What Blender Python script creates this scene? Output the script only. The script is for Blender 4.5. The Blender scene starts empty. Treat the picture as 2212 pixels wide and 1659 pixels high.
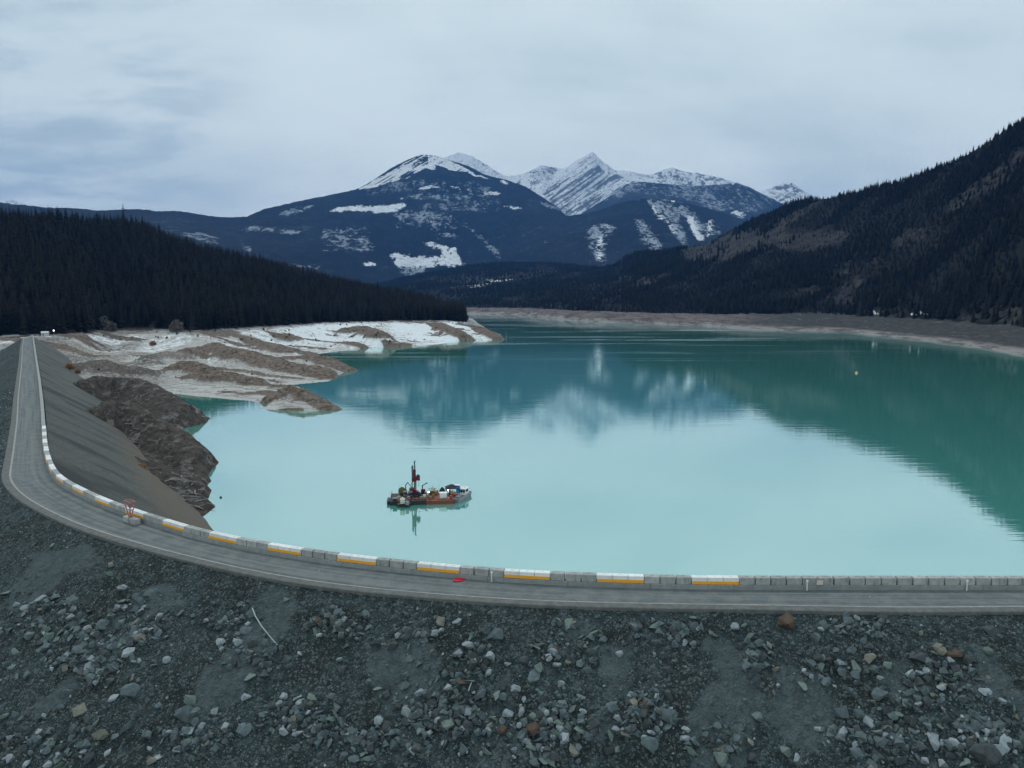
import bpy, bmesh, math, random
import numpy as np
from mathutils import Vector, Matrix, Euler

R = math.radians
random.seed(7)
rng = np.random.default_rng(11)
sc = bpy.context.scene
col = sc.collection

# ------------------------------------------------------------------ camera
CAM_Z, PITCH, F = 28.0, R(6.3), 1683.0          # metres above the crest road; focal in units of a 2212-wide frame
WATER = -20.0
cd = bpy.data.cameras.new('camera'); cam = bpy.data.objects.new('camera', cd); col.objects.link(cam)
cam.location = (0, 0, CAM_Z); cam.rotation_euler = (R(90) - PITCH, 0, 0)
cd.sensor_fit = 'HORIZONTAL'; cd.sensor_width = 36; cd.lens = 36 * F / 2212
cd.clip_start = 0.5; cd.clip_end = 120000
sc.camera = cam
# ------------------------------------------------------------------ exposure, sampling
sc.view_settings.view_transform = 'Standard'; sc.view_settings.look = 'None'
sc.view_settings.exposure = 0.30; sc.view_settings.gamma = 1.0
sc.cycles.use_denoising = True
sc.cycles.max_bounces = 5; sc.cycles.diffuse_bounces = 2; sc.cycles.glossy_bounces = 3
sc.cycles.volume_bounces = 0; sc.cycles.transparent_max_bounces = 8
# ------------------------------------------------------------------ sun and sky
SUN_EL, SUN_AZ = R(48), R(-25)                  # azimuth from +Y towards +X
sl = bpy.data.lights.new('sun', 'SUN'); sun = bpy.data.objects.new('sun', sl); col.objects.link(sun)
sl.energy = 0.9; sl.angle = R(14); sl.color = (1.0, 0.96, 0.9)
sd = Vector((math.sin(SUN_AZ) * math.cos(SUN_EL), math.cos(SUN_AZ) * math.cos(SUN_EL), math.sin(SUN_EL)))
sun.rotation_euler = sd.to_track_quat('Z', 'Y').to_euler()


class NT:
    """tiny node-tree helper"""
    def __init__(s, tree): s.t = tree; tree.nodes.clear()
    def n(s, typ, ins=None, **props):
        nd = s.t.nodes.new(typ)
        for k, v in props.items(): setattr(nd, k, v)
        for k, v in (ins or {}).items():
            sock = nd.inputs[k]
            if isinstance(v, bpy.types.NodeSocket): s.t.links.new(v, sock)
            elif isinstance(v, (tuple, list)) and len(v) == 3 and sock.type == 'RGBA': sock.default_value = (*v, 1)
            else: sock.default_value = v
        return nd
    def math(s, op, a, b=0.0, clamp=False):
        return s.n('ShaderNodeMath', {0: a, 1: b}, operation=op, use_clamp=clamp).outputs[0]
    def vmath(s, op, a, b=(0, 0, 0)):
        return s.n('ShaderNodeVectorMath', {0: a, 1: b}, operation=op).outputs[0]
    def noise(s, vec, scale, detail=5, rough=0.55, dist=0.0):
        return s.n('ShaderNodeTexNoise', {'Vector': vec, 'Scale': scale, 'Detail': detail, 'Roughness': rough, 'Distortion': dist}).outputs[0]
    def ramp(s, fac, a, b):
        return s.n('ShaderNodeMapRange', {'Value': fac, 'From Min': a, 'From Max': b}, interpolation_type='SMOOTHSTEP').outputs[0]
    def mix(s, fac, a, b):
        m = s.n('ShaderNodeMix', data_type='RGBA')
        for i, v in ((0, fac), (6, a), (7, b)):
            if isinstance(v, bpy.types.NodeSocket): s.t.links.new(v, m.inputs[i])
            elif isinstance(v, (tuple, list)): m.inputs[i].default_value = (*v[:3], 1)
            else: m.inputs[i].default_value = v
        return m.outputs[2]


w = bpy.data.worlds.new('World'); sc.world = w; w.use_nodes = True
T = NT(w.node_tree)
tc = T.n('ShaderNodeTexCoord').outputs['Generated']
sep = T.n('ShaderNodeSeparateXYZ', {0: tc})
zz = T.math('ADD', T.math('MAXIMUM', sep.outputs[2], 0.0), 0.16)
pl = T.n('ShaderNodeCombineXYZ', {0: T.math('DIVIDE', sep.outputs[0], zz), 1: T.math('DIVIDE', sep.outputs[1], zz), 2: 0.0}).outputs[0]
c1 = T.noise(T.vmath('ADD', pl, (3.1, 1.7, 0)), 0.55, 6, 0.55, 0.6)
c2 = T.noise(T.vmath('MULTIPLY', pl, (0.9, 1.5, 1)), 1.6, 6, 0.6, 0.3)
cl = T.math('ADD', T.math('MULTIPLY', c1, 0.7), T.math('MULTIPLY', c2, 0.3))
clf = T.ramp(cl, 0.34, 0.60)
cc = T.mix(clf, (0.490, 0.605, 0.635), (0.640, 0.740, 0.755))
# a broad bluer thinning of the cloud low towards the west
west = T.n('ShaderNodeVectorMath', {0: tc, 1: tuple(Vector((-0.52, 0.80, 0.20)).normalized())}, operation='DOT_PRODUCT').outputs['Value']
wf = T.math('MULTIPLY', T.ramp(west, 0.95, 0.998), T.ramp(c2, 0.40, 0.62))
cc = T.mix(T.math('MULTIPLY', wf, 0.7), cc, (0.285, 0.400, 0.475))
sky = T.n('ShaderNodeTexSky', sky_type='NISHITA', sun_disc=False, sun_elevation=SUN_EL, sun_rotation=SUN_AZ)
sk = T.vmath('MULTIPLY', sky.outputs[0], (0.08, 0.08, 0.08))
cc = T.mix(0.04, cc, sk)
# cloud colour brightened and warmed low down to offset the blue haze
low = T.ramp(sep.outputs[2], 0.32, 0.02)
cc = T.vmath('MULTIPLY', cc, T.mix(low, (1.0, 1.0, 1.0), (1.24, 1.17, 1.10)))
T.n('ShaderNodeOutputWorld', {0: T.n('ShaderNodeBackground', {0: cc, 1: 1.0}).outputs[0]})

# ------------------------------------------------------------------ geometry helpers
SP, CP = math.sin(PITCH), math.cos(PITCH)
def ray(x, y):
    a, b = (np.asarray(x, float) - 1106) / F, (829.5 - np.asarray(y, float)) / F
    return np.stack([a, CP + b * SP, -SP + b * CP], -1)
def at_z(x, y, z):                                # where the sight line meets a level
    d = ray(x, y); k = (z - CAM_Z) / d[..., 2]
    return np.stack([d[..., 0] * k, d[..., 1] * k, np.zeros_like(k) + z], -1)
def azel(x, y):
    d = ray(x, y); return np.arctan2(d[..., 0], d[..., 1]), np.arctan2(d[..., 2], np.hypot(d[..., 0], d[..., 1]))
def proj(P):
    X, Y, Z = P[..., 0], P[..., 1], P[..., 2] - CAM_Z
    dep = Y * CP - Z * SP; up = Y * SP + Z * CP
    return 1106 + F * X / dep, 829.5 - F * up / dep
def A(s): return np.array(s, float)

def _hash(ix, iy, seed):
    h = (ix.astype(np.int64) * 374761393 + iy.astype(np.int64) * 668265263 + seed * 1442695041) & 0x7fffffff
    h = ((h ^ (h >> 13)) * 1274126177) & 0x7fffffff
    return ((h ^ (h >> 16)) & 0xffff) / 65535.0
def vnoise(x, y, seed=0):
    ix, iy = np.floor(x), np.floor(y); fx, fy = x - ix, y - iy
    fx, fy = fx * fx * fx * (fx * (fx * 6 - 15) + 10), fy * fy * fy * (fy * (fy * 6 - 15) + 10)
    a, b, c, d = _hash(ix, iy, seed), _hash(ix + 1, iy, seed), _hash(ix, iy + 1, seed), _hash(ix + 1, iy + 1, seed)
    return (a + (b - a) * fx) * (1 - fy) + (c + (d - c) * fx) * fy
def fbm(x, y, octs=5, seed=0, gain=0.5):
    x = np.asarray(x, float); y = np.asarray(y, float); s = 0; a = 1.0; n = 0
    for o in range(octs):
        s = s + a * (vnoise(x + 17.3 * o, y - 9.1 * o, seed + o) * 2 - 1); n += a; a *= gain; x = x * 2.03; y = y * 2.03
    return s / n
def ridged(x, y, octs=5, seed=0):
    s = 0; a = 1.0; n = 0
    for o in range(octs):
        s = s + a * (1 - np.abs(vnoise(x + 5.2 * o, y + 1.3 * o, seed + o) * 2 - 1)); n += a; a *= 0.5; x = x * 2.1; y = y * 2.1
    return s / n
def sstep(a, b, x): t = np.clip((x - a) / (b - a), 0, 1); return t * t * (3 - 2 * t)
def in_poly(px, py, poly):
    c = np.zeros(px.shape, bool); n = len(poly)
    for i in range(n):
        x1, y1 = poly[i]; x2, y2 = poly[(i + 1) % n]
        if y1 == y2: continue
        c ^= ((y1 > py) != (y2 > py)) & (px < (x2 - x1) * (py - y1) / (y2 - y1) + x1)
    return c
def seg_dist(px, py, pts, closed=False):
    d = np.full(px.shape, 1e9)
    n = len(pts)
    for i in range(n if closed else n - 1):
        a, b = pts[i], pts[(i + 1) % n]; vx, vy = b[0] - a[0], b[1] - a[1]
        t = np.clip(((px - a[0]) * vx + (py - a[1]) * vy) / (vx * vx + vy * vy + 1e-9), 0, 1)
        d = np.minimum(d, (px - a[0] - t * vx) ** 2 + (py - a[1] - t * vy) ** 2)
    return np.sqrt(d)
def resample(pts, step, smooth=0):
    pts = np.asarray(pts, float); d = np.r_[0, np.cumsum(np.linalg.norm(np.diff(pts, axis=0), axis=1))]
    s = np.arange(0, d[-1], step); q = np.stack([np.interp(s, d, pts[:, k]) for k in range(pts.shape[1])], 1)
    for _ in range(smooth):
        q[1:-1] = 0.5 * q[1:-1] + 0.25 * (q[2:] + q[:-2])
    return q
def normals2(q):
    t = np.gradient(q[:, :2], axis=0); t /= np.linalg.norm(t, axis=1)[:, None]
    return np.stack([t[:, 1], -t[:, 0]], 1)        # to the right of travel

def tag(o, label=None, cat=None, group=None, kind=None):
    if label: o['label'] = label
    if cat: o['category'] = cat
    if group: o['group'] = group
    if kind: o['kind'] = kind
    return o
def link(name, me, m=None, parent=None, loc=None):
    o = bpy.data.objects.new(name, me); col.objects.link(o)
    if m is not None and me is not None and not me.materials: me.materials.append(m)
    if parent is not None: o.parent = parent
    if loc is not None: o.location = loc
    return o
def empty(name, loc, rz=0, label=None, cat=None, group=None):
    o = link(name, None, loc=loc); o.rotation_euler = (0, 0, rz); o.empty_display_size = 0.2
    return tag(o, label, cat, group)
def grid_mesh(name, P, attrs=None, smooth=True, flip=False):
    nu, nv = P.shape[:2]; me = bpy.data.meshes.new(name)
    idx = np.arange(nu * nv).reshape(nu, nv)
    q = np.stack([idx[:-1, :-1], idx[1:, :-1], idx[1:, 1:], idx[:-1, 1:]], -1).reshape(-1, 4)
    if flip: q = q[:, ::-1]
    me.vertices.add(nu * nv); me.vertices.foreach_set('co', P.reshape(-1).astype(np.float32))
    me.loops.add(q.size); me.loops.foreach_set('vertex_index', q.reshape(-1).astype(np.int32))
    me.polygons.add(len(q)); me.polygons.foreach_set('loop_start', np.arange(0, q.size, 4, dtype=np.int32))
    me.update(calc_edges=True)
    if smooth: me.polygons.foreach_set('use_smooth', np.ones(len(q), bool))
    for k, v in (attrs or {}).items():
        at = me.attributes.new(k, 'FLOAT', 'POINT'); at.data.foreach_set('value', v.reshape(-1).astype(np.float32))
    me.update(); return me

class MB:
    """collects shapes, then links them as ONE mesh"""
    def __init__(s): s.b = bmesh.new()
    def box(s, c, d, rot=(0, 0, 0), bev=0.0, taper=None):
        r = bmesh.ops.create_cube(s.b, size=1.0); v = r['verts']
        for p in v:
            if taper and p.co.z > 0: p.co.x *= taper[0]; p.co.y *= taper[1]
            p.co = Vector((p.co.x * d[0], p.co.y * d[1], p.co.z * d[2]))
        if bev:
            e = list({e for p in v for e in p.link_edges})
            out = bmesh.ops.bevel(s.b, geom=e, offset=bev, segments=1, affect='EDGES', profile=0.5)
            v = list({p for f in out['faces'] for p in f.verts} | {p for p in v if p.is_valid})
        M = Matrix.Translation(c) @ Euler(rot).to_matrix().to_4x4()
        for p in v: p.co = M @ p.co
        return s
    def tube(s, a, b, r, r2=None, n=8):
        a, b = Vector(a), Vector(b); d = b - a
        M = Matrix.Translation((a + b) / 2) @ d.to_track_quat('Z', 'Y').to_matrix().to_4x4()
        bmesh.ops.create_cone(s.b, cap_ends=True, segments=n, radius1=r, radius2=r if r2 is None else r2, depth=d.length, matrix=M); return s
    def path(s, pts, r, n=6):
        for a, b in zip(pts[:-1], pts[1:]): s.tube(a, b, r, None, n)
        return s
    def ball(s, c, r, sc_=(1, 1, 1), sub=2):
        M = Matrix.Translation(c) @ Matrix.Diagonal((*sc_, 1))
        bmesh.ops.create_icosphere(s.b, subdivisions=sub, radius=r, matrix=M); return s
    def poly(s, pts, faces):
        v = [s.b.verts.new(p) for p in pts]
        for f in faces: s.b.faces.new([v[i] for i in f])
        return s
    def prism(s, outline, z0, z1, top=None):       # outline in xy, counter-clockwise
        n = len(outline); top = top or outline
        lo = [s.b.verts.new((*p, z0)) for p in outline]; hi = [s.b.verts.new((*p, z1)) for p in top]
        s.b.faces.new(lo[::-1]); s.b.faces.new(hi)
        for i in range(n): s.b.faces.new([lo[i], lo[(i + 1) % n], hi[(i + 1) % n], hi[i]])
        return s
    def mesh(s, name):
        me = bpy.data.meshes.new(name); bmesh.ops.recalc_face_normals(s.b, faces=s.b.faces[:])
        s.b.to_mesh(me); s.b.free(); return me
    def build(s, name, m, parent=None, loc=None): return link(name, s.mesh(name), m, parent, loc)

# ------------------------------------------------------------------ materials
def new_mat(name):
    m = bpy.data.materials.new(name); m.use_nodes = True; return m, NT(m.node_tree)
def finish(t, colr, rough=0.9, bump=None, bstr=0.3, bdist=0.1, spec=0.2, metal=0.0):
    ins = {'Base Color': colr, 'Roughness': rough, 'Specular IOR Level': spec, 'Metallic': metal}
    if bump is not None: ins['Normal'] = t.n('ShaderNodeBump', {'Height': bump, 'Strength': bstr, 'Distance': bdist}).outputs[0]
    t.n('ShaderNodeOutputMaterial', {0: t.n('ShaderNodeBsdfPrincipled', ins).outputs[0]})
def attr(t, name): return t.n('ShaderNodeAttribute', attribute_name=name).outputs['Fac']
def pos(t): return t.n('ShaderNodeNewGeometry').outputs['Position']
def plain(name, c, c2=None, scale=3.0, rough=0.6, metal=0.0, spec=0.3, bump=0.15):
    m, t = new_mat(name); o = t.n('ShaderNodeTexCoord').outputs['Object']
    nz = t.noise(o, scale, 6, 0.65)
    c2 = c2 or tuple(v * 0.6 for v in c)
    finish(t, t.mix(t.ramp(nz, 0.35, 0.7), c, c2), rough, nz, bump, 0.05, spec, metal); return m

# dam rockfill
def m_slope():
    m, t = new_mat('rockfill gravel'); p = pos(t)
    big = t.noise(p, 0.20, 5, 0.6); mid = t.noise(p, 1.3, 6, 0.7); fine = t.noise(p, 8.0, 6, 0.75)
    v = t.n('ShaderNodeTexVoronoi', {'Vector': p, 'Scale': 4.2, 'Randomness': 1.0})
    vc = t.n('ShaderNodeSeparateColor', {0: v.outputs['Color']})
    v2 = t.n('ShaderNodeTexVoronoi', {'Vector': p, 'Scale': 11.0}); v2s = t.n('ShaderNodeSeparateColor', {0: v2.outputs['Color']}).outputs[1]
    sand = t.ramp(t.math('ADD', attr(t, 'sand'), t.math('MULTIPLY', t.math('SUBTRACT', t.math('ADD', mid, big), 1.0), 0.9)), 0.25, 0.75)
    base = t.mix(t.ramp(mid, 0.35, 0.66), (0.026, 0.040, 0.044), (0.074, 0.104, 0.111))
    base = t.mix(t.math('MULTIPLY', t.ramp(big, 0.46, 0.62), 0.75), base, (0.030, 0.036, 0.035))
    base = t.mix(t.math('MULTIPLY', sand, 0.85), base, t.mix(t.ramp(mid, 0.35, 0.65), (0.074, 0.102, 0.110), (0.114, 0.150, 0.160)))
    k = t.math('SUBTRACT', 1.0, t.math('MULTIPLY', sand, 0.75))
    base = t.mix(t.math('MULTIPLY', t.math('MULTIPLY', t.math('GREATER_THAN', vc.outputs[0], 0.86), 0.5), k), base, (0.17, 0.205, 0.215))
    base = t.mix(t.math('MULTIPLY', t.math('MULTIPLY', t.math('GREATER_THAN', v2s, 0.93), 0.5), k), base, (0.24, 0.28, 0.29))
    base = t.mix(t.math('MULTIPLY', t.math('MULTIPLY', t.math('LESS_THAN', v2s, 0.18), 0.55), k), base, (0.022, 0.026, 0.027))
    base = t.mix(t.math('MULTIPLY', t.math('GREATER_THAN', vc.outputs[2], 0.987), 0.5), base, (0.14, 0.10, 0.075))
    h = t.math('ADD', t.math('MULTIPLY', fine, 0.4), t.math('ADD', t.math('MULTIPLY', mid, 1.8), t.math('MULTIPLY', v.outputs['Distance'], -0.9)))
    finish(t, base, 0.95, h, 1.0, 0.28, 0.15); return m
def m_upslope():
    m, t = new_mat('upstream gravel face'); p = pos(t)
    cr = attr(t, 'down'); st = attr(t, 'streak')
    n = t.noise(p, 0.8, 7, 0.8); f = t.noise(p, 3.2, 6, 0.8)
    base = t.mix(t.ramp(n, 0.3, 0.7), (0.118, 0.126, 0.120), (0.205, 0.212, 0.198))
    base = t.mix(t.math('MULTIPLY', t.math('MULTIPLY', t.ramp(t.math('ADD', st, t.math('MULTIPLY', t.math('SUBTRACT', n, 0.5), 0.6)), 0.46, 0.70), 0.8), t.math('SUBTRACT', 1.0, cr)), base, (0.066, 0.075, 0.080))
    base = t.mix(t.math('MULTIPLY', t.ramp(t.math('ADD', cr, t.math('MULTIPLY', t.math('SUBTRACT', n, 0.5), 0.8)), 0.35, 0.9), 0.75), base, t.mix(st, (0.225, 0.208, 0.182), (0.225, 0.172, 0.125)))
    base = t.mix(t.math('MULTIPLY', t.ramp(st, 0.35, 0.2), 0.4), base, (0.17, 0.165, 0.15))
    base = t.mix(t.math('MULTIPLY', t.ramp(f, 0.56, 0.68), 0.45), base, (0.22, 0.23, 0.225))
    base = t.mix(t.math('MULTIPLY', t.ramp(f, 0.44, 0.34), 0.5), base, (0.045, 0.050, 0.050))
    finish(t, base, 0.95, t.math('ADD', f, n), 1.0, 0.4, 0.1); return m
def m_road():
    m, t = new_mat('gravelled asphalt'); p = pos(t); trk = attr(t, 'across')
    n = t.noise(p, 0.5, 7, 0.75); f = t.noise(p, 4.0, 6, 0.8)
    base = t.mix(t.ramp(n, 0.38, 0.62), (0.105, 0.126, 0.132), (0.165, 0.180, 0.184))
    # wheel tracks and dusty strips along the road
    w_ = t.noise(t.n('ShaderNodeCombineXYZ', {0: t.math('MULTIPLY', trk, 9.0), 1: attr(t, 'along_m')}).outputs[0], 1.0, 4, 0.6)
    base = t.mix(t.math('MULTIPLY', t.ramp(w_, 0.46, 0.64), 0.5), base, (0.215, 0.222, 0.220))
    base = t.mix(t.math('MULTIPLY', t.ramp(w_, 0.46, 0.32), 0.5), base, (0.066, 0.074, 0.078))
    base = t.mix(t.math('MULTIPLY', t.ramp(f, 0.58, 0.70), 0.5), base, (0.26, 0.27, 0.27))
    finish(t, base, 0.9, f, 0.35, 0.04, 0.2); return m
def m_concrete(name, c1_, c2_, stain=(0.07, 0.075, 0.075), amt=0.55):
    m, t = new_mat(name); p = pos(t); o = t.n('ShaderNodeTexCoord').outputs['Object']
    rnd = t.n('ShaderNodeObjectInfo').outputs['Random']
    n = t.noise(p, 1.3, 6, 0.7); f = t.noise(p, 8.0, 5, 0.7); s = t.noise(t.vmath('MULTIPLY', p, (4, 4, 0.7)), 1.0, 5, 0.7)
    base = t.mix(t.ramp(n, 0.3, 0.7), c1_, c2_)
    base = t.mix(t.math('MULTIPLY', rnd, 0.35), base, tuple(v * 0.55 for v in c1_))
    base = t.mix(t.math('MULTIPLY', t.ramp(s, 0.52, 0.72), amt), base, stain)
    finish(t, base, 0.9, t.math('ADD', f, n), 0.35, 0.05, 0.2); return m
def m_water():
    m, t = new_mat('milky turquoise lake'); p = pos(t)
    ps = t.vmath('MULTIPLY', p, (0.035, 0.30, 0.0))
    w1 = t.noise(ps, 1.0, 4, 0.6, 0.4)
    pw = t.vmath('MULTIPLY', p, (0.0022, 0.020, 0.0))
    patch = t.noise(t.vmath('ADD', pw, (3.3, 8.4, 0)), 1.0, 4, 0.6, 0.8)
    far = t.n('ShaderNodeMapRange', {'Value': t.n('ShaderNodeSeparateXYZ', {0: p}).outputs[1], 'From Min': 420.0, 'From Max': 900.0}).outputs[0]
    wind = t.math('MULTIPLY', t.ramp(patch, 0.55, 0.63), far)
    rip = t.noise(t.vmath('MULTIPLY', p, (0.5, 1.6, 0)), 1.0, 3, 0.5)
    h = t.math('ADD', t.math('MULTIPLY', w1, 0.055), t.math('MULTIPLY', t.math('MULTIPLY', rip, wind), 0.10))
    nb = t.n('ShaderNodeBump', {'Height': h, 'Strength': 0.35, 'Distance': 1.0}).outputs[0]
    deep = t.noise(t.vmath('MULTIPLY', p, (0.004, 0.006, 0)), 1.0, 3)
    base = t.mix(t.ramp(deep, 0.3, 0.7), (0.092, 0.405, 0.345), (0.120, 0.460, 0.390))
    dif = t.n('ShaderNodeBsdfDiffuse', {0: base}).outputs[0]
    rg = t.math('ADD', 0.035, t.math('MULTIPLY', wind, 0.16))
    gl = t.n('ShaderNodeBsdfGlossy', {'Color': (0.91, 1.0, 0.985, 1), 'Roughness': rg, 'Normal': nb}).outputs[0]
    fr = t.n('ShaderNodeFresnel', {'IOR': 2.0, 'Normal': nb}).outputs[0]
    fr = t.math('POWER', fr, 0.38)
    t.n('ShaderNodeOutputMaterial', {0: t.n('ShaderNodeMixShader', {0: fr, 1: dif, 2: gl}).outputs[0]}); return m
def m_shore():
    m, t = new_mat('drawdown ground'); p = pos(t)
    br, dk, sn, fo = attr(t, 'brown'), attr(t, 'dark'), attr(t, 'snow'), attr(t, 'forest')
    n = t.noise(p, 0.12, 6, 0.65); f = t.noise(p, 0.35, 7, 0.75); ff = t.noise(p, 1.6, 6, 0.8)
    zc = t.n('ShaderNodeSeparateXYZ', {0: p}).outputs[2]
    strat = t.noise(t.n('ShaderNodeCombineXYZ', {0: t.math('MULTIPLY', n, 2.0), 1: t.math('MULTIPLY', zc, 2.6), 2: 0.0}).outputs[0], 1.0, 4, 0.6)
    silt = t.mix(t.ramp(f, 0.3, 0.7), (0.46, 0.445, 0.435), (0.64, 0.62, 0.60))
    silt = t.mix(t.math('MULTIPLY', t.ramp(strat, 0.48, 0.57), 0.8), silt, (0.30, 0.265, 0.24))
    snow = t.mix(t.ramp(f, 0.3, 0.75), (0.72, 0.76, 0.80), (0.88, 0.91, 0.93))
    sf = t.ramp(t.math('ADD', sn, t.math('MULTIPLY', t.math('SUBTRACT', t.math('ADD', f, n), 1.0), 1.5)), 0.42, 0.62)
    c = t.mix(sf, silt, snow)
    brown = t.mix(t.ramp(f, 0.36, 0.64), (0.075, 0.058, 0.047), (0.265, 0.215, 0.182))
    brown = t.mix(t.math('MULTIPLY', t.ramp(n, 0.5, 0.65), 0.5), brown, (0.19, 0.125, 0.08))
    bf = t.ramp(t.math('ADD', br, t.math('MULTIPLY', t.math('SUBTRACT', t.math('ADD', f, ff), 1.0), 1.5)), 0.38, 0.6)
    c = t.mix(bf, c, brown)
    darkc = t.mix(t.ramp(f, 0.35, 0.7), (0.040, 0.034, 0.030), (0.140, 0.120, 0.104))
    darkc = t.mix(t.math('MULTIPLY', t.ramp(ff, 0.56, 0.68), 0.6), darkc, (0.32, 0.31, 0.31))
    fr_ = t.ramp(t.math('ADD', t.math('MULTIPLY', n, 0.6), t.math('MULTIPLY', f, 0.4)), 0.53, 0.60)
    darkc = t.mix(t.math('MULTIPLY', fr_, 0.42), darkc, (0.34, 0.335, 0.335))
    df = t.ramp(t.math('ADD', dk, t.math('MULTIPLY', t.math('SUBTRACT', t.math('ADD', f, ff), 1.0), 1.3)), 0.35, 0.6)
    c = t.mix(df, c, darkc)
    c = t.mix(t.math('MULTIPLY', t.ramp(ff, 0.60, 0.68), t.math('SUBTRACT', 0.6, t.math('MULTIPLY', bf, 0.3))), c, (0.10, 0.09, 0.085))
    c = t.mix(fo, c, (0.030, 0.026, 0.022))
    finish(t, c, 0.95, t.math('ADD', f, t.math('MULTIPLY', ff, 0.5)), 1.0, 1.0, 0.1); return m
def m_bank():
    m, t = new_mat('forest floor and banks'); p = pos(t)
    band, bare = attr(t, 'band'), attr(t, 'bare')
    n = t.noise(p, 0.02, 6, 0.65); f = t.noise(p, 0.10, 7, 0.8)
    c = t.mix(t.ramp(f, 0.3, 0.7), (0.006, 0.007, 0.0065), (0.016, 0.016, 0.014))
    bc = t.mix(t.ramp(f, 0.38, 0.64), (0.011, 0.010, 0.010), (0.052, 0.045, 0.047))
    bc = t.mix(t.math('MULTIPLY', t.ramp(n, 0.5, 0.62), 0.5), bc, (0.060, 0.068, 0.050))
    bc = t.mix(t.math('MULTIPLY', t.ramp(t.noise(p, 0.3, 4, 0.7), 0.68, 0.74), 0.6), bc, (0.40, 0.42, 0.45))
    c = t.mix(t.ramp(t.math('ADD', bare, t.math('MULTIPLY', t.math('SUBTRACT', t.math('ADD', f, n), 1.0), 1.3)), 0.35, 0.65), c, bc)
    bk = t.mix(t.ramp(f, 0.3, 0.7), (0.105, 0.080, 0.074), (0.215, 0.180, 0.172))
    bk = t.mix(t.ramp(t.math('ADD', attr(t, 'low'), t.math('MULTIPLY', t.math('SUBTRACT', t.noise(t.vmath('MULTIPLY', p, (0.03, 0.01, 0.1)), 1.0, 5, 0.7), 0.5), 1.6)), 0.25, 0.75), bk, (0.27, 0.245, 0.24))
    bk = t.mix(attr(t, 'grey'), bk, t.mix(t.ramp(f, 0.3, 0.7), (0.030, 0.034, 0.034), (0.085, 0.085, 0.080)))
    bk = t.mix(t.math('MULTIPLY', t.ramp(t.noise(t.vmath('MULTIPLY', p, (0.04, 0.014, 0.2)), 1.0, 7, 0.8), 0.47, 0.58), 0.75), bk, (0.050, 0.048, 0.048))
    bk = t.mix(t.math('MULTIPLY', t.ramp(t.noise(t.vmath('MULTIPLY', p, (0.09, 0.03, 0.4)), 1.0, 6, 0.8), 0.56, 0.66), 0.45), bk, (0.33, 0.31, 0.31))
    c = t.mix(t.ramp(band, 0.3, 0.6), c, bk)
    c = t.mix(t.ramp(attr(t, 'pale'), 0.35, 0.6), c, (0.62, 0.65, 0.68))
    finish(t, c, 0.95, f, 0.6, 3.0, 0.1); return m
def m_mountain(name, forest, forest2, rock=(0.075, 0.085, 0.10), grain=1.0):
    m, t = new_mat(name); p = t.vmath('MULTIPLY', pos(t), (1.0, 0.3, 1.5))
    sn, thin = attr(t, 'snow'), attr(t, 'thin')
    n = t.noise(p, 0.0022 * grain, 6, 0.7); f = t.noise(p, 0.014 * grain, 6, 0.8); ff = t.noise(p, 0.035 * grain, 5, 0.8)
    c = t.mix(t.ramp(n, 0.36, 0.66), forest, forest2)
    c = t.mix(t.math('MULTIPLY', t.ramp(f, 0.5, 0.68), 0.5), c, tuple(v * 1.9 for v in forest2))
    jit = t.math('MULTIPLY', t.math('SUBTRACT', t.math('ADD', t.math('ADD', f, ff), t.math('MULTIPLY', n, 0.6)), 1.3), 1.5)
    gul = t.noise(t.vmath('MULTIPLY', pos(t), (1.0, 0.10, 0.22)), 0.012, 5, 0.7)
    jit = t.math('ADD', jit, t.math('MULTIPLY', t.math('SUBTRACT', gul, 0.5), 0.9))
    tf = t.ramp(t.math('ADD', t.math('MULTIPLY', thin, 0.55), t.math('MULTIPLY', jit, 2.0)), 0.28, 0.74)
    c = t.mix(t.math('MULTIPLY', t.math('MULTIPLY', tf, t.ramp(thin, 0.02, 0.3)), 0.85), c, (0.46, 0.52, 0.58))
    sf = t.ramp(t.math('ADD', sn, t.math('MULTIPLY', t.math('MULTIPLY', jit, 1.7), t.math('ADD', t.math('ADD', t.math('MULTIPLY', sn, 2.5), t.math('MULTIPLY', thin, 0.7)), 0.27, True))), 0.40, 0.60)
    c = t.mix(sf, c, t.mix(t.ramp(ff, 0.35, 0.6), (0.74, 0.77, 0.80), (0.92, 0.94, 0.96)))
    rk = t.ramp(t.math('ADD', attr(t, 'rock'), t.math('MULTIPLY', jit, 1.7)), 0.35, 0.75)
    c = t.mix(t.math('MULTIPLY', rk, 0.9), c, rock)
    finish(t, c, 0.95, t.math('ADD', f, ff), 0.9, 22.0, 0.05); return m
def m_tree(name, a, b):
    m, t = new_mat(name); rnd = t.n('ShaderNodeObjectInfo').outputs['Random']
    o = t.n('ShaderNodeTexCoord').outputs['Object']
    n = t.noise(o, 2.5, 3)
    c = t.mix(rnd, a, b); c = t.mix(t.math('MULTIPLY', n, 0.5), c, tuple(v * 0.5 for v in a))
    finish(t, c, 0.9, spec=0.08); return m
def m_rock(name, a, b):
    m, t = new_mat(name); oi = t.n('ShaderNodeObjectInfo'); rnd = oi.outputs['Random']; p = pos(t)
    n = t.noise(p, 2.2, 6, 0.7); f = t.noise(p, 11.0, 5, 0.75)
    c = t.mix(t.ramp(n, 0.3, 0.7), a, b); c = t.mix(t.math('MULTIPLY', rnd, 0.45), c, tuple(v * 0.5 for v in a))
    c = t.mix(t.math('MULTIPLY', t.ramp(f, 0.58, 0.7), 0.4), c, tuple(min(1, v * 1.5) for v in b))
    finish(t, c, 0.9, t.math('ADD', n, f), 0.6, 0.08, 0.2); return m
def m_glow(name, c, s):
    m, t = new_mat(name)
    t.n('ShaderNodeOutputMaterial', {0: t.n('ShaderNodeEmission', {0: (*c, 1), 1: s}).outputs[0]}); return m

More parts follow.
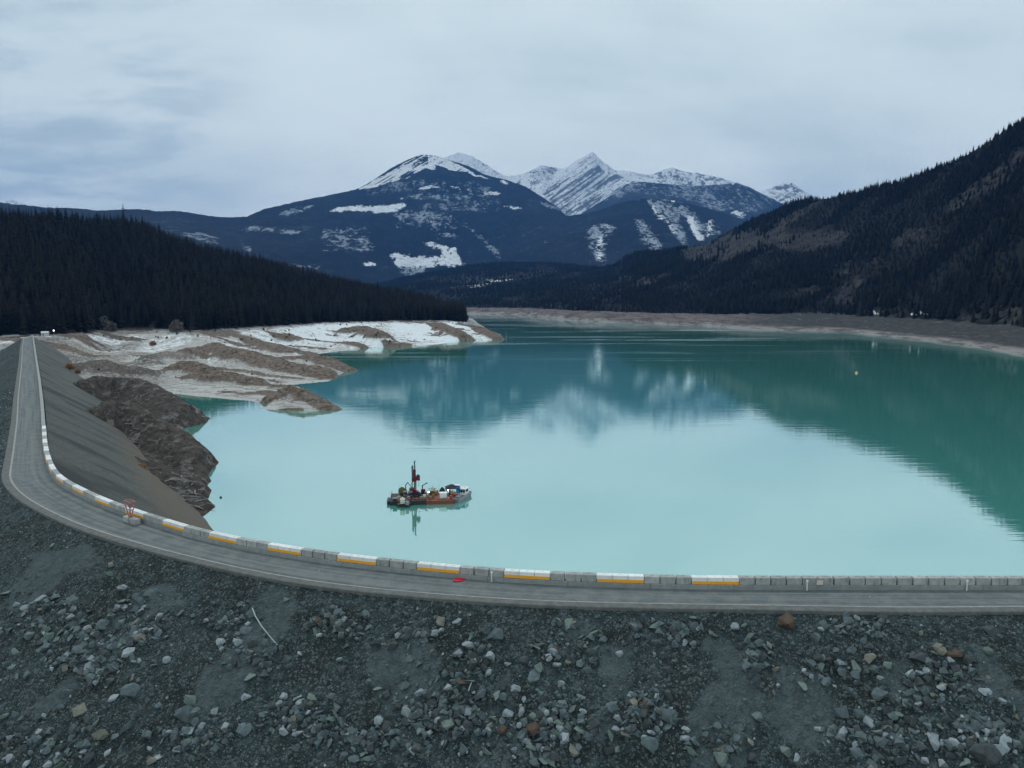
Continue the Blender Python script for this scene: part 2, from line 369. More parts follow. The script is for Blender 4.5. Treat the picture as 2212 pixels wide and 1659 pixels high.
SLOPE, UPSLOPE, ROAD, LAKE, SHORE, BANK = m_slope(), m_upslope(), m_road(), m_water(), m_shore(), m_bank()
GREYC = m_concrete('weathered grey concrete', (0.33, 0.34, 0.335), (0.50, 0.505, 0.495))
PLINTHC = m_concrete('parapet concrete', (0.25, 0.27, 0.275), (0.34, 0.36, 0.365), amt=0.4)
WHITEC = m_concrete('white painted concrete', (0.78, 0.80, 0.80), (0.88, 0.89, 0.89), stain=(0.42, 0.43, 0.42), amt=0.35)
LINE = m_concrete('dusty kerb lip', (0.29, 0.29, 0.275), (0.43, 0.425, 0.40), stain=(0.14, 0.145, 0.145), amt=0.9)
ORANGE = plain('orange board paint', (0.92, 0.43, 0.04), (0.80, 0.34, 0.03), 6, 0.5)

# ------------------------------------------------------------------ the dam: crest lines traced on the ground plane
inner_px = A([(2212, 1274.7), (1880, 1274.5), (1658, 1274.5), (1451, 1273), (1217, 1265.6), (1063, 1256.7), (883, 1240), (703, 1219), (546, 1193),
              (414, 1163.7), (362, 1147), (318, 1133), (274, 1118), (232, 1102), (202, 1089.5), (166, 1071), (150, 1063), (132, 1052), (114, 1037),
              (103.5, 1017.6), (96, 993.6), (91.5, 963.6), (90, 930), (88.5, 900), (87, 873.6), (82.5, 825.6), (76.5, 780.6), (72, 747.6), (70.5, 731)])
outer_px = A([(2212, 1312), (1926, 1314), (1667, 1309), (1427, 1306), (1217, 1301.6), (1093, 1295.7), (943, 1285), (793, 1271.7), (673, 1256.7), (556, 1236.7),
              (466, 1216.7), (366, 1192.7), (286, 1170.7), (216, 1149.6), (165, 1131), (120, 1111), (87, 1094), (60, 1078), (39, 1061), (24, 1043), (20, 1030),
              (23, 1008.6), (28.5, 972.6), (36, 912.6), (39, 858.6), (43.5, 813.6), (47, 780.6), (48, 750.6), (51, 734)])
def crest(px, far):
    q = at_z(px[:, 0], px[:, 1], 0.0)[:, :2]
    q = np.vstack([[q[0] + (q[0] - q[1]) / np.linalg.norm(q[0] - q[1]) * 60], q, [q[-1] + (q[-1] - q[-3]) / np.linalg.norm(q[-1] - q[-3]) * far]])
    return resample(q, 0.5, 60)
INN, OUT = crest(inner_px, 26), crest(outer_px, 26)
IN_N, OUT_N = normals2(INN), -normals2(OUT)        # travel is right to left, so upstream is to the right of travel
# road surface between the two lines
def match(a, b):                                   # points of b paired by fraction of length
    u = np.linspace(0, 1, len(a)); v = np.linspace(0, 1, len(b)); return np.stack([np.interp(u, v, b[:, k]) for k in range(2)], 1)
def nearest_pair(a, b):
    out = np.empty_like(a); j = 0
    for i, p in enumerate(a):
        lo, hi = max(0, j - 3), min(len(b), j + 60)
        j = lo + int(np.argmin(((b[lo:hi] - p) ** 2).sum(1))); out[i] = b[j]
    k = np.ones(9) / 9
    for c in range(2): out[4:-4, c] = np.convolve(out[:, c], k, 'valid')
    return out
OUTM = nearest_pair(INN, OUT)
nA = 15
uu = np.linspace(-0.02, 1.06, nA)
Pr = np.zeros((len(INN), nA, 3)); ac = np.zeros((len(INN), nA)); al = np.zeros((len(INN), nA))
for k, u in enumerate(uu):
    Pr[:, k, :2] = INN + (OUTM - INN) * u
    Pr[:, k, 2] = 0.03 * math.sin(math.pi * np.clip(u, 0, 1)) + 0.012 * fbm(Pr[:, k, 0] * .5, Pr[:, k, 1] * .5, 3)
    ac[:, k] = u; al[:, k] = np.arange(len(INN)) * 0.5 * 0.02
road = link('road', grid_mesh('road', Pr, {'across': ac, 'along_m': al}, flip=False), ROAD)
tag(road, 'grey gravelled road along the crest of the dam', 'road', kind='structure')

def bump_down(x, y):
    return 0.75 * fbm(x * 0.15, y * 0.15, 4, 3) + 0.30 * fbm(x * 0.75, y * 0.75, 4, 9)
EDGE_C = OUT + OUT_N * 1.15                        # outer foot of the kerb
EDGE_S = resample(EDGE_C, 3.0)
def slope_z(x, y):
    d = seg_dist(x, y, EDGE_S)
    return -0.20 - d / 1.6 + bump_down(x, y) * sstep(0.0, 2.5, d) + 0.16 * fbm(x * .55, y * .55, 4, 33) * sstep(6, 0, d), d
tt = np.r_[np.linspace(0, 24, 110), np.linspace(24.5, 95, 60)]
# finer spacing along the near stretch, coarser beyond
near = np.hypot(EDGE_C[:, 0], EDGE_C[:, 1]) < 175
ids = np.r_[[i for i in range(len(EDGE_C)) if near[i] or i % 3 == 0]].astype(int)
En = OUT_N.copy()
for _ in range(40): En[1:-1] = .5 * En[1:-1] + .25 * (En[2:] + En[:-2])
En /= np.linalg.norm(En, axis=1)[:, None]
P = np.zeros((len(ids), len(tt), 3))
P[..., 0] = EDGE_C[ids, 0][:, None] + En[ids, 0][:, None] * tt; P[..., 1] = EDGE_C[ids, 1][:, None] + En[ids, 1][:, None] * tt
zs, dd = slope_z(P[..., 0], P[..., 1]); P[..., 2] = zs
# sandy chutes that run straight down the face
sl_ = np.arange(len(EDGE_C))[ids] * 0.5
wob = fbm(P[..., 0] * .12, P[..., 1] * .12, 3, 21)
chute = sstep(0.10, 0.5, fbm((sl_[:, None] + wob * 4) * 0.085, tt[None, :] * 0.018 + 3.3, 4, 31)) * sstep(0.2, 5, tt)[None, :]
SAND_PX = [[(560, 1290), (640, 1300), (600, 1380), (520, 1470), (430, 1560), (360, 1590), (420, 1490), (500, 1390)], [(330, 1262), (420, 1285), (300, 1390), (180, 1480), (60, 1560), (60, 1530), (200, 1410)], [(830, 1390), (960, 1390), (940, 1480), (850, 1545), (790, 1470)],
           [(1290, 1380), (1370, 1400), (1360, 1490), (1310, 1520), (1270, 1460)], [(1500, 1390), (1600, 1380), (1640, 1450), (1660, 1560), (1620, 1670), (1480, 1670), (1470, 1540), (1540, 1480)], [(1280, 1540), (1330, 1530), (1340, 1600), (1290, 1610)],
           [(1690, 1420), (1760, 1440), (1790, 1540), (1760, 1640), (1680, 1590)], [(2080, 1360), (2120, 1400), (2180, 1500), (2230, 1530), (2230, 1590), (2120, 1490), (2090, 1430)], [(100, 1180), (220, 1190), (120, 1290), (30, 1340), (20, 1300)], [(1180, 1330), (1290, 1325), (1300, 1400), (1200, 1380)], [(1900, 1420), (1960, 1430), (1990, 1500), (1930, 1520)]]
def sand_zone(x, y, z):                             # smoother, sandier tongues of the face
    px, py = proj(np.stack([x, y, z], -1)); px = px + 60 * fbm(x * .30, y * .30, 5, 61, .65); py = py + 45 * fbm(x * .30, y * .30, 5, 62, .65)
    o = np.zeros(x.shape)
    for q in SAND_PX: o = np.maximum(o, in_poly(px, py, q).astype(float))
    return o
zone = sand_zone(P[..., 0], P[..., 1], P[..., 2])
for _ in range(3): zone[1:-1] = .5 * zone[1:-1] + .25 * (zone[2:] + zone[:-2]); zone[:, 1:-1] = .5 * zone[:, 1:-1] + .25 * (zone[:, 2:] + zone[:, :-2])
P[..., 2] -= 0.15 * chute
chute = np.maximum(chute * .7, zone)
dam = empty('embankment_dam', (0, 75, 0), 0, 'long curved rockfill dam carrying the crest road round the lake', 'dam')
o = link('downstream_face', grid_mesh('downstream_face', P - A([0, 75, 0]), {'sand': chute}), SLOPE, dam)

# upstream face
UPB = INN + IN_N * 1.0
tu = np.linspace(0, 46, 70)
idu = np.arange(0, len(UPB), 2)
Un = IN_N.copy()
for _ in range(60): Un[1:-1] = .5 * Un[1:-1] + .25 * (Un[2:] + Un[:-2])
Un /= np.linalg.norm(Un, axis=1)[:, None]
P = np.zeros((len(idu), len(tu), 3))
P[..., 0] = UPB[idu, 0][:, None] + Un[idu, 0][:, None] * tu; P[..., 1] = UPB[idu, 1][:, None] + Un[idu, 1][:, None] * tu
du = seg_dist(P[..., 0], P[..., 1], resample(UPB, 3.0))
P[..., 2] = -0.05 - du / 1.42 + 0.18 * fbm(P[..., 0] * .2, P[..., 1] * .2, 4, 5) * sstep(0, 3, du)
su = idu * 0.5
sj = su[:, None] + 5 * fbm(P[..., 0] * .05, P[..., 1] * .05, 3, 15)
streak = 0.5 + 0.5 * fbm((sj - tu[None, :] * 0.35) * 0.15, tu[None, :] * 0.06 + sj * .01, 5, 77, .6)
down = sstep(4, 26, du) * sstep(400, 150, P[..., 1])
link('upstream_face', grid_mesh('upstream_face', P - A([0, 75, 0]), {'down': down, 'streak': streak}, flip=True), UPSLOPE, dam)

# outer kerb: low concrete edge beam with a dusty pale lip
def strip(name, line, nrm, prof, m, lo=0, hi=None, step=1, parent=None, gap=0.0):
    ii = np.arange(lo, hi or len(line), step); prof = A(prof)
    P = np.zeros((len(ii), len(prof), 3))
    for k, (t_, z_) in enumerate(prof):
        P[:, k, :2] = line[ii] + nrm[ii] * t_; P[:, k, 2] = z_ + 0.012 * fbm(ii * .13, ii * 0 + k, 3, 4)
    if gap: P[-1] = P[-1] + (P[-2] - P[-1]) * gap
    me = grid_mesh(name, P, smooth=False); me.polygons.foreach_set('use_smooth', np.zeros(len(me.polygons), bool))
    bm = bmesh.new(); bm.from_mesh(me); bmesh.ops.recalc_face_normals(bm, faces=bm.faces[:]); bm.to_mesh(me); bm.free()
    return link(name, me, m, parent)
kerb = strip('kerb', OUT, OUT_N, [(0.10, -0.3), (0.10, 0.10), (0.16, 0.13), (1.05, 0.10), (1.12, 0.04), (1.15, -0.6)], m_concrete('kerb concrete', (0.115, 0.120, 0.118), (0.190, 0.195, 0.190), amt=0.5))
tag(kerb, 'low grey concrete kerb along the outer edge of the dam road', 'kerb')
strip('dust_lip', OUT, OUT_N, [(-0.22, 0.0), (-0.18, 0.060), (0.04, 0.10), (0.097, 0.09), (0.097, -0.2)], LINE, parent=kerb)

# inner parapet base in long cast lengths with open joints
SEG = int(8.4 / 0.5)
lo = 0; k = 0; plinth = None
PROF = [(-0.02, -0.4), (0.0, 0.40), (0.04, 0.44), (0.86, 0.44), (0.90, 0.40), (0.92, -1.2)]
DIST = np.hypot(INN[:, 0], INN[:, 1])
end_blocks = None

# arc-length of the barrier and where the striped trios begin
bpath = INN + IN_N * 0.45
barc = np.r_[0, np.cumsum(np.linalg.norm(np.diff(bpath, axis=0), axis=1))]
bpx, bpy_ = proj(np.c_[bpath, np.full(len(bpath), 1.1)])
s_anchor = float(np.interp(-1595, -bpx[:len(bpx) // 3], barc[:len(bpx) // 3]))     # right end of the rightmost trio
PITCHB = 1.52
def at_arc(s, off=0.0):
    x = np.interp(s, barc, bpath[:, 0]); y = np.interp(s, barc, bpath[:, 1])
    x2 = np.interp(s + 0.8, barc, bpath[:, 0]); y2 = np.interp(s + 0.8, barc, bpath[:, 1])
    x1 = np.interp(s - 0.8, barc, bpath[:, 0]); y1 = np.interp(s - 0.8, barc, bpath[:, 1])
    a = math.atan2(y2 - y1, x2 - x1)               # heading of travel (right to left)
    n = (math.sin(a), -math.cos(a))                # upstream side
    return x + n[0] * off, y + n[1] * off, a + math.pi
NTRIO = 18
s_end = s_anchor + PITCHB * (6 * NTRIO - 3) + 0.2
i_end = int(np.searchsorted(barc, s_end))
ordinal = ['', 'second ', 'third ', 'fourth ', 'fifth ', 'sixth ', 'seventh ', 'eighth ', 'ninth ', 'tenth ', 'eleventh ', 'twelfth ', 'thirteenth ', 'fourteenth ', 'fifteenth ', 'sixteenth ', 'seventeenth ', 'eighteenth ', 'nineteenth ', 'twentieth ']
plinth_i = 0
while lo < i_end:
    hi = min(lo + SEG, i_end)
    a_, b_, c_ = lo, hi, None
    p = strip('parapet_base', INN, IN_N, PROF, PLINTHC, a_, b_ + 1, gap=0.09)
    cx = proj(np.r_[INN[(lo + hi) // 2], 0.4])[0]
    inframe = cx < 2290
    tag(p, 'long grey concrete base length under the barrier blocks', 'barrier base', 'cast base lengths under the barrier blocks')
    p['_s'] = float(barc[lo])
    lo = hi; plinth_i += 1
# beyond the blocks: one plain parapet wall to the far end
fw = strip('parapet_wall', INN, IN_N, [(-0.02, -0.4), (0.0, 1.02), (0.05, 1.10), (0.72, 1.10), (0.78, 1.02), (0.80, -1.2)], m_concrete('pale parapet concrete', (0.30, 0.31, 0.31), (0.42, 0.43, 0.43)), i_end, len(INN), 2)
tag(fw, 'plain pale concrete parapet wall along the far straight of the dam', 'parapet wall')

# barrier blocks ------------------------------------------------
def block_mesh(name, L, notch):
    b = MB(); b.box((0, 0, 0.355), (L, 0.74, 0.71), bev=0.035)
    if notch:                                      # rough keyed ends and a shallow top key
        b.box((-L / 2 - 0.012, 0, 0.33), (0.05, 0.40, 0.50), bev=0.02); b.box((L / 2 + 0.012, 0, 0.33), (0.05, 0.40, 0.50), bev=0.02)
    b.tube((-0.12, 0, 0.70), (-0.12, 0, 0.75), 0.02, None, 6); b.tube((0.12, 0, 0.70), (0.12, 0, 0.75), 0.02, None, 6); b.tube((-0.12, 0, 0.745), (0.12, 0, 0.745), 0.02, None, 6)
    return b.mesh(name)
GB = [block_mesh('grey_block', 1.40, True), block_mesh('grey_block', 1.36, True), block_mesh('grey_block', 1.44, True)]
WB = block_mesh('white_block', 1.49, False)
for me in GB: me.materials.append(GREYC)
WB.materials.append(WHITEC)
bd = MB(); bd.box((0, 0, 0), (4.5, 0.05, 0.31), bev=0.01)
BOARD = bd.mesh('warning_board'); BOARD.materials.append(ORANGE)
BOARD.materials.append(plain('amber studs', (0.85, 0.52, 0.12), (0.7, 0.35, 0.05), 6, 0.35))
bm = bmesh.new(); bm.from_mesh(BOARD)              # a row of amber diamonds let into the board's face
for i in range(15):
    f_ = bm.faces.new([bm.verts.new((-2.1 + i * 0.3 + dx, -0.0285, dz)) for dx, dz in ((-.07, 0), (0, -.07), (.07, 0), (0, .07))]); f_.material_index = 1
bm.to_mesh(BOARD); bm.free()
def trio_word(j):                                  # j counts from the right; trio 7|8 straddle the pink frame
    if j <= 7: return '%sorange-boarded trio right of the pink frame' % (ordinal[7 - j] or 'first ')
    return '%sorange-boarded trio beyond the pink frame' % (ordinal[j - 8] or 'first ')
def block(me, name, s, z, label, group, cat='concrete block'):
    x, y, a = at_arc(s); o = link(name, me)
    o.location = (x, y, z); o.rotation_euler = (random.uniform(-.006, .006), random.uniform(-.006, .006), a + random.uniform(-.012, .012))
    return tag(o, label, cat, group)
for j in range(NTRIO):
    s0 = s_anchor + 6 * PITCHB * j
    for k in range(3):
        pos_w = ('nearer end', 'middle', 'further end')[k] if j > 9 else ('right end', 'middle', 'left end')[k]
        o = block(WB, 'concrete_block', s0 + PITCHB * (k + .5), 0.446, 'white block, %s of the %s' % (pos_w, trio_word(j)), 'white painted barrier blocks')
    x, y, a = at_arc(s0 + PITCHB * 1.5, -0.395)
    o = link('warning_board', BOARD); o.location = (x, y, 0.446 + 0.195); o.rotation_euler = (0, 0, a)
    tag(o, 'orange board across the %s' % trio_word(j), 'warning board', 'orange boards on the white block trios')
    if j < NTRIO - 1:
        for k in range(3):
            pos_w = ('first', 'middle', 'last')[k]
            block(GB[random.randrange(3)], 'concrete_block', s0 + PITCHB * (3.5 + k), 0.446,
                  'grey block, %s of three past the %s' % (pos_w, trio_word(j)), 'grey barrier blocks')
k = 0
while True:
    s = s_anchor - PITCHB * (k + .5)
    if s < 2: break
    x, y, a = at_arc(s); px = proj(A([x, y, 0.8]))[0]
    if px > 2250: break
    block(GB[random.randrange(3)], 'concrete_block', s, 0.446, 'grey notched block, %sto the right of the last orange board' % (ordinal[k] if k else 'next ') if k < 20 else
          'grey notched block at the right end of the barrier', 'grey barrier blocks')
    k += 1
# ------------------------------------------------------------------ water
me = bpy.data.meshes.new('water'); bm = bmesh.new()
vs = [bm.verts.new(p) for p in ((-900, 60, WATER), (2500, 60, WATER), (4000, 4200, WATER), (-2600, 4200, WATER))]; bm.faces.new(vs); bm.to_mesh(me); bm.free()
tag(link('water', me, LAKE), 'still milky turquoise lake held behind the dam', 'lake', kind='structure')
gm = bpy.data.meshes.new('ground'); bm = bmesh.new(); bmesh.ops.create_circle(bm, cap_ends=True, segments=64, radius=34000, matrix=Matrix.Translation((0, 0, -70))); bm.to_mesh(gm); bm.free()
tag(link('ground', gm, plain('valley floor', (0.05, 0.055, 0.05), (0.03, 0.032, 0.03), 0.02, 0.95)), 'dark valley floor reaching to the horizon', 'ground', kind='structure')

# ------------------------------------------------------------------ left bank: drawdown flats, mounds and the wooded hill
shore_px = A([(1089, 733), (1059, 735), (1037, 735), (993, 736), (951, 743), (896, 747), (800, 751), (759, 755), (704, 762), (674, 766), (690, 771), (707, 774), (731, 787), (756, 797.5), (770, 800),
              (745, 803), (723, 809), (731, 813), (707, 824), (674, 827), (635, 831), (602, 834), (640, 836), (663, 843), (690, 861), (718, 875), (736, 885), (712, 887), (663, 886), (621, 886), (594, 885), (555, 883),
              (586, 876), (566, 870), (539, 865), (498, 863), (450, 858), (420, 855.6), (380, 850), (366, 853), (384, 870.6), (420, 888.6), (450, 903.6), (444, 911), (420, 918.6), (390, 924.6), (366, 932),
              (378, 945.6), (402, 960.6), (435, 981.6), (468, 1001), (450, 1016), (439.5, 1029.6), (447, 1040), (436, 1049), (444, 1059.6), (435, 1080.6), (456, 1095.6), (429, 1122.6), (435, 1139)])
sh = at_z(shore_px[:, 0], shore_px[:, 1], WATER)[:, :2]
back = at_z(A([1020, 1031]), A([688, 697]), WATER)[:, :2]
shp = np.vstack([sh, [(-60, 120), (-300, 120), (-900, 300), (-2200, 1500), (-2200, 2600), (-400, 2300)], back])
ridges = [  # crest line px, height above water at crest, half width m, brown, dark
    ([(178, 828), (215, 821), (303, 828), (354, 852), (390, 880), (420, 893), (446, 904)], [11.5, 12, 11, 8.8, 6.2, 3.6, 0.8], 14, 0, 1),
    ([(205, 893), (240, 880), (285, 880), (324, 903), (360, 931), (400, 957), (435, 983), (462, 1000)], [10.5, 11.2, 10.6, 9.2, 7.4, 5.4, 3.8, 1.2], 13, 0, 1),
    ([(168, 790), (210, 783), (249, 793), (300, 800)], [11, 11, 10, 9], 16, .7, .5),
    ([(420, 757), (459, 746), (510, 760), (566, 771), (602, 784), (635, 791), (674, 798), (718, 812)], [10, 11, 10, 8, 6.5, 5, 3.5, 1.2], 17, 1, 0),
    ([(514, 733), (539, 733), (580, 744), (621, 757), (663, 763)], [9, 9, 7, 4, 1.5], 17, .9, 0),
    ([(621, 771), (674, 769), (707, 777), (740, 790), (766, 799)], [4, 5, 4.5, 3, 1], 13, 1, 0),
    ([(378, 793), (399, 786), (444, 796), (474, 807), (525, 817), (560, 827), (590, 833)], [8, 9, 8, 6, 4.5, 3, 1.2], 13, 1, 0),
    ([(450, 815), (525, 822), (553, 828)], [5, 4, 2.5], 9, .8, 0),
    ([(580, 858), (624, 837), (652, 842), (676, 857), (701, 872), (732, 884)], [3, 6, 6, 4, 2, .7], 9, 1, 0),
    ([(562, 883), (600, 880), (640, 882)], [1.2, 1.6, 1.0], 6, .9, .3),
    ([(748, 711), (785, 707), (822, 720)], [13, 14, 12], 18, 1, 0),
    ([(753, 738), (780, 744), (803, 751)], [5, 3.5, 1], 10, .9, 0),
    ([(836, 734), (860, 738), (880, 742)], [7, 5, 2.5], 9, .8, 0),
    ([(905, 735), (930, 739), (945, 742)], [6, 4, 2], 9, .9, 0),
    ([(940, 700), (970, 708), (1000, 722), (1030, 734)], [14, 12, 7, 1.5], 14, 1, 0),
    ([(1000, 703), (1030, 706), (1060, 720), (1085, 733)], [13, 11, 6, 1], 15, 1, 0),
    ([(591, 722), (612, 724), (640, 730)], [11, 11, 9], 12, .8, 0),
    ([(440, 722), (470, 726), (500, 722)], [14, 13, 13], 14, .7, 0),
    ([(320, 770), (370, 762), (400, 768)], [9, 9.5, 9], 13, .6, .3),
    ([(60, 940), (200, 985), (300, 1010), (380, 1040), (425, 1060)], [7, 6, 4.5, 3, 1.6], 16, .2, .8),
]
sky_left = A([(0, 452), (150, 462), (270, 470), (309, 478), (339, 492), (390, 513), (435, 528), (480, 540), (555, 555), (630, 573), (664, 582), (760, 606), (860, 627), (930, 644), (985, 662), (1003, 680)])
tree_px = A([(-60, 728), (100, 726), (160, 724), (240, 712), (330, 712), (420, 716), (560, 707), (700, 698), (850, 694), (940, 693), (1003, 695)])
la, le = azel(sky_left[:, 0], sky_left[:, 1])
tb = at_z(tree_px[:, 0], tree_px[:, 1], -3.0); ta = np.arctan2(tb[:, 0], tb[:, 1]); tr = np.hypot(tb[:, 0], tb[:, 1])
AZ_TIP = ta[-1]
def t_woods(r, Db): return (r - Db) / 300.0
def left_ground(az, r):
    X, Y = r * np.sin(az), r * np.cos(az)
    wob = 1.6 * fbm(X * .06, Y * .06, 4, 55)
    D = seg_dist(X, Y, shp, True); ins = in_poly(X, Y, shp); D = np.where(ins, D, -D) + wob * np.clip(np.hypot(X, Y) / 300, .5, 1.6) * 0.6
    Db = np.interp(az, ta, tr); Dr = Db + 330 + 120 * np.clip((AZ_TIP - az) / 0.35, 0, 1)
    z = WATER + np.where(D > 0, 7.0 * (1 - np.exp(-D / 120)) + 0.15, D * 0.35)
    edge = sstep(0.25, 1.0, (r - (Db - 190)) / 190) * sstep(0, 60, D)
    z = z + (-3.0 - z) * edge
    dcr = seg_dist(X, Y, INN[::12]); z = z + 4.0 * sstep(85, 30, dcr) * sstep(0, 30, D) * sstep(420, 200, r)
    brown = np.zeros_like(r); dark = np.zeros_like(r)
    for px, hts, wd, b_, d_ in ridges:
        px = A(px); hts = A(hts) ; q = at_z(px[:, 0], px[:, 1], WATER + hts)
        # distance and interpolated height to the crest line
        best = np.full(r.shape, 1e9); hh = np.zeros(r.shape)
        for i in range(len(q) - 1):
            a, b = q[i], q[i + 1]; vx, vy = b[0] - a[0], b[1] - a[1]
            t = np.clip(((X - a[0]) * vx + (Y - a[1]) * vy) / (vx * vx + vy * vy + 1e-9), 0, 1)
            d2 = np.hypot(X - a[0] - t * vx, Y - a[1] - t * vy); m_ = d2 < best
            best = np.where(m_, d2, best); hh = np.where(m_, hts[i] + (hts[i + 1] - hts[i]) * t, hh)
        sc_ = np.clip(np.hypot(q[:, 0], q[:, 1]).mean() / 330, 1.0, 1.55); W = wd * sc_ * .92
        best = best * (1 + .35 * fbm(X * .05, Y * .05, 3, 91))
        g = np.exp(-(best / W) ** 2 * 1.6)
        z = np.maximum(z, z + (WATER - .3 + (hh * 1.12 + .3) * g - z) * sstep(-2.5, 2.5, D))
        k = sstep(W * .85, W * .28, best)
        brown = np.maximum(brown, k * b_); dark = np.maximum(dark, k * d_)
    # smaller ribs of gravel that run the same way as the big mounds
    ru, rv = (X * .93 + Y * -.37), (X * .37 + Y * .93)
    rib = fbm(ru * .012 + .4 * fbm(X * .02, Y * .02, 2, 3), rv * .055, 4, 57)
    z = z + 2.6 * np.clip(rib - .06, 0, 1) * sstep(3, 25, D) * sstep(.2, -.1, t_woods(r, Db))
    brown = np.maximum(brown, .75 * sstep(.18, .34, rib) * sstep(2, 15, D))
    z = z + (0.75 * fbm(X * .10, Y * .10, 5, 12) + .12 * fbm(X * .5, Y * .5, 3, 13)) * sstep(0.0, 6, D)
    rg = ridged(X * .075 + .5 * fbm(X * .05, Y * .05, 2, 6), Y * .075, 5, 23) - .62; rg2 = ridged(X * .022, Y * .05, 5, 29) - .62
    z = z + (1.15 * rg * sstep(430, 330, r) + 1.1 * rg * sstep(330, 430, r) + 2.6 * rg2 * sstep(300, 420, r)) * sstep(0, 9, D) * sstep(40, -20, r - Db)
    z = z + .22 * np.sin(z * 5.2) * sstep(.5, 4, D)      # old waterlines
    # the wooded hill
    er = np.interp(az, la, le); zr = CAM_Z + Dr * np.tan(er) - 17
    zr = np.maximum(zr, -2)
    t = (r - Db) / (Dr - Db)
    hill = np.where(t < 1, -3 + (zr + 3) * np.clip(t, 0, 1) ** 1.05, zr - (np.clip(t - 1, 0, 9) * 0.45) * (zr + 8))
    hill = np.maximum(hill, -5) + 5 * fbm(X * .01, Y * .01, 4, 66) * sstep(0.05, .5, t) * sstep(AZ_TIP, AZ_TIP - .12, az)
    wood = (t > 0.0) & (az < AZ_TIP + .002) & (D > 14)
    z = np.where((t > 0) & (D > 0), np.maximum(z, WATER + (hill - WATER) * sstep(0, 45, D)), z)
    return X, Y, z, D, brown, dark, t, wood
az = np.linspace(R(-37.5), R(1.0), 760); rr = np.exp(np.linspace(math.log(108), math.log(2300), 560))
AZ, RR = np.meshgrid(az, rr, indexing='ij')
X, Y, Z, D, BR, DK, TT, WOOD = left_ground(AZ, RR)
fl = fbm(X * .02, Y * .02, 4, 40)
pxs, pys = proj(np.stack([X, Y, Z], -1))
snow = sstep(790, 735, pys + 25 * fl) * sstep(330, 620, pxs + 60 * fl) * 0.95
snow = snow * (.78 + .5 * fbm(X * .03, Y * .012, 4, 47)); snow = np.maximum(snow, 0.5 * sstep(0.05, 0.35, fl) * sstep(830, 760, pys))
near_dark = sstep(430, 345, RR + 60 * fl + (pxs - 200) * 0.15) * (pxs < 480)
left_b = sstep(420, 300, pxs + 60 * fl)
DK = np.maximum(DK, near_dark * .85); BR = np.maximum(BR, left_b * .5 * sstep(0.25, -.15, fl)); DK = np.maximum(DK, left_b * .48 * sstep(-.30, .05, fbm(X * .03, Y * .015, 4, 49)))
DK = np.maximum(DK, 0.75 * sstep(-.12, .0, TT) * sstep(.1, -.05, fl) * (pxs < 330)); DK = np.maximum(DK, .52 * sstep(-.16, -.02, TT + .05 * fl) * (pxs > 300))
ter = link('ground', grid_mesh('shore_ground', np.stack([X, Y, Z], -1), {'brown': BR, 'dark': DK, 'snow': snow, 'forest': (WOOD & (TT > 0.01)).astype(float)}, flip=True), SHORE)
tag(ter, 'bare drawdown shore of silt, snow and brown mounds below the dark wooded hill', 'shore', kind='structure')

# ------------------------------------------------------------------ right bank, low valley hill and the high wooded slope
sky_r = A([(700, 640), (800, 612), (870, 598), (930, 586), (1010, 571), (1106, 563), (1170, 566), (1236, 569), (1301, 576), (1327, 568), (1350, 552), (1382, 540), (1431, 540), (1463, 533), (1496, 529), (1538, 517), (1575, 495), (1604, 482), (1648, 460),
           (1714, 434), (1758, 427), (1813, 416), (1860, 405), (1934, 386), (2000, 368), (2044, 346), (2077, 331), (2117, 309), (2176, 269), (2212, 247), (2300, 195), (2400, 150)])
shr = A([(700, 676), (1009, 678), (1120, 680), (1174, 686), (1255, 694), (1360, 698), (1510, 703), (1604, 711), (1700, 714), (1824, 716.5), (1934, 729), (2080, 745.6), (2212, 767.6), (2330, 795)])
bnk = A([(700, 664), (1009, 664.6), (1150, 665), (1240, 670.6), (1420, 676.6), (1604, 679), (1750, 677), (1970, 688), (2212, 706), (2330, 722)])
ra, re_ = azel(sky_r[:, 0], sky_r[:, 1])
s3 = at_z(shr[:, 0], shr[:, 1], WATER); sa, srr = np.arctan2(s3[:, 0], s3[:, 1]), np.hypot(s3[:, 0], s3[:, 1])
ba, be = azel(bnk[:, 0], bnk[:, 1])
wid = A([(-.3, 130), (-.06, 110), (.05, 110), (.2, 170), (.35, 230), (.6, 190)])
dist_r = A([(-.3, 4600), (-.1, 4600), (0.06, 4400), (.12, 3700), (.17, 3000), (.24, 2650), (.32, 2350), (.42, 2000), (.55, 1750), (.7, 1650)])
def right_ground(az, r):
    X, Y = r * np.sin(az), r * np.cos(az)
    ds = np.interp(az, sa, srr) * (1 + .012 * fbm(az * 60, az * 0 + 3, 4, 8)); db = ds + np.interp(az, wid[:, 0], wid[:, 1])
    zb = CAM_Z + db * np.tan(np.interp(az, ba, be)); dr = np.interp(az, dist_r[:, 0], dist_r[:, 1])
    th = 8.0
    zr = CAM_Z + dr * np.tan(np.interp(az, ra, re_)) - th
    tb_ = (r - ds) / (db - ds); t = (r - db) / (dr - db)
    z = np.where(tb_ < 0, WATER + (r - ds) * .06, WATER + (zb - WATER) * np.clip(tb_, 0, 1) ** .9)
    zh = zb + (zr - zb) * np.clip(t, 0, 1) ** 1.12
    z = np.where(t > 0, zh, z); z = np.where(t > 1, zr - (t - 1) * (zr - zb) * .5, z)
    amp = np.clip((zr - zb) * .05, 4, 16)
    z = z + amp * fbm(X * .004, Y * .004, 5, 101) * np.sin(np.pi * np.clip(t, 0, 1)) + amp * .5 * (ridged(X * .006, Y * .003, 4, 7) - .5) * np.sin(np.pi * np.clip(t, 0, 1))
    z = z + .8 * fbm(X * .03, Y * .03, 4, 44) * sstep(0, .5, tb_)
    return X, Y, z, tb_, t
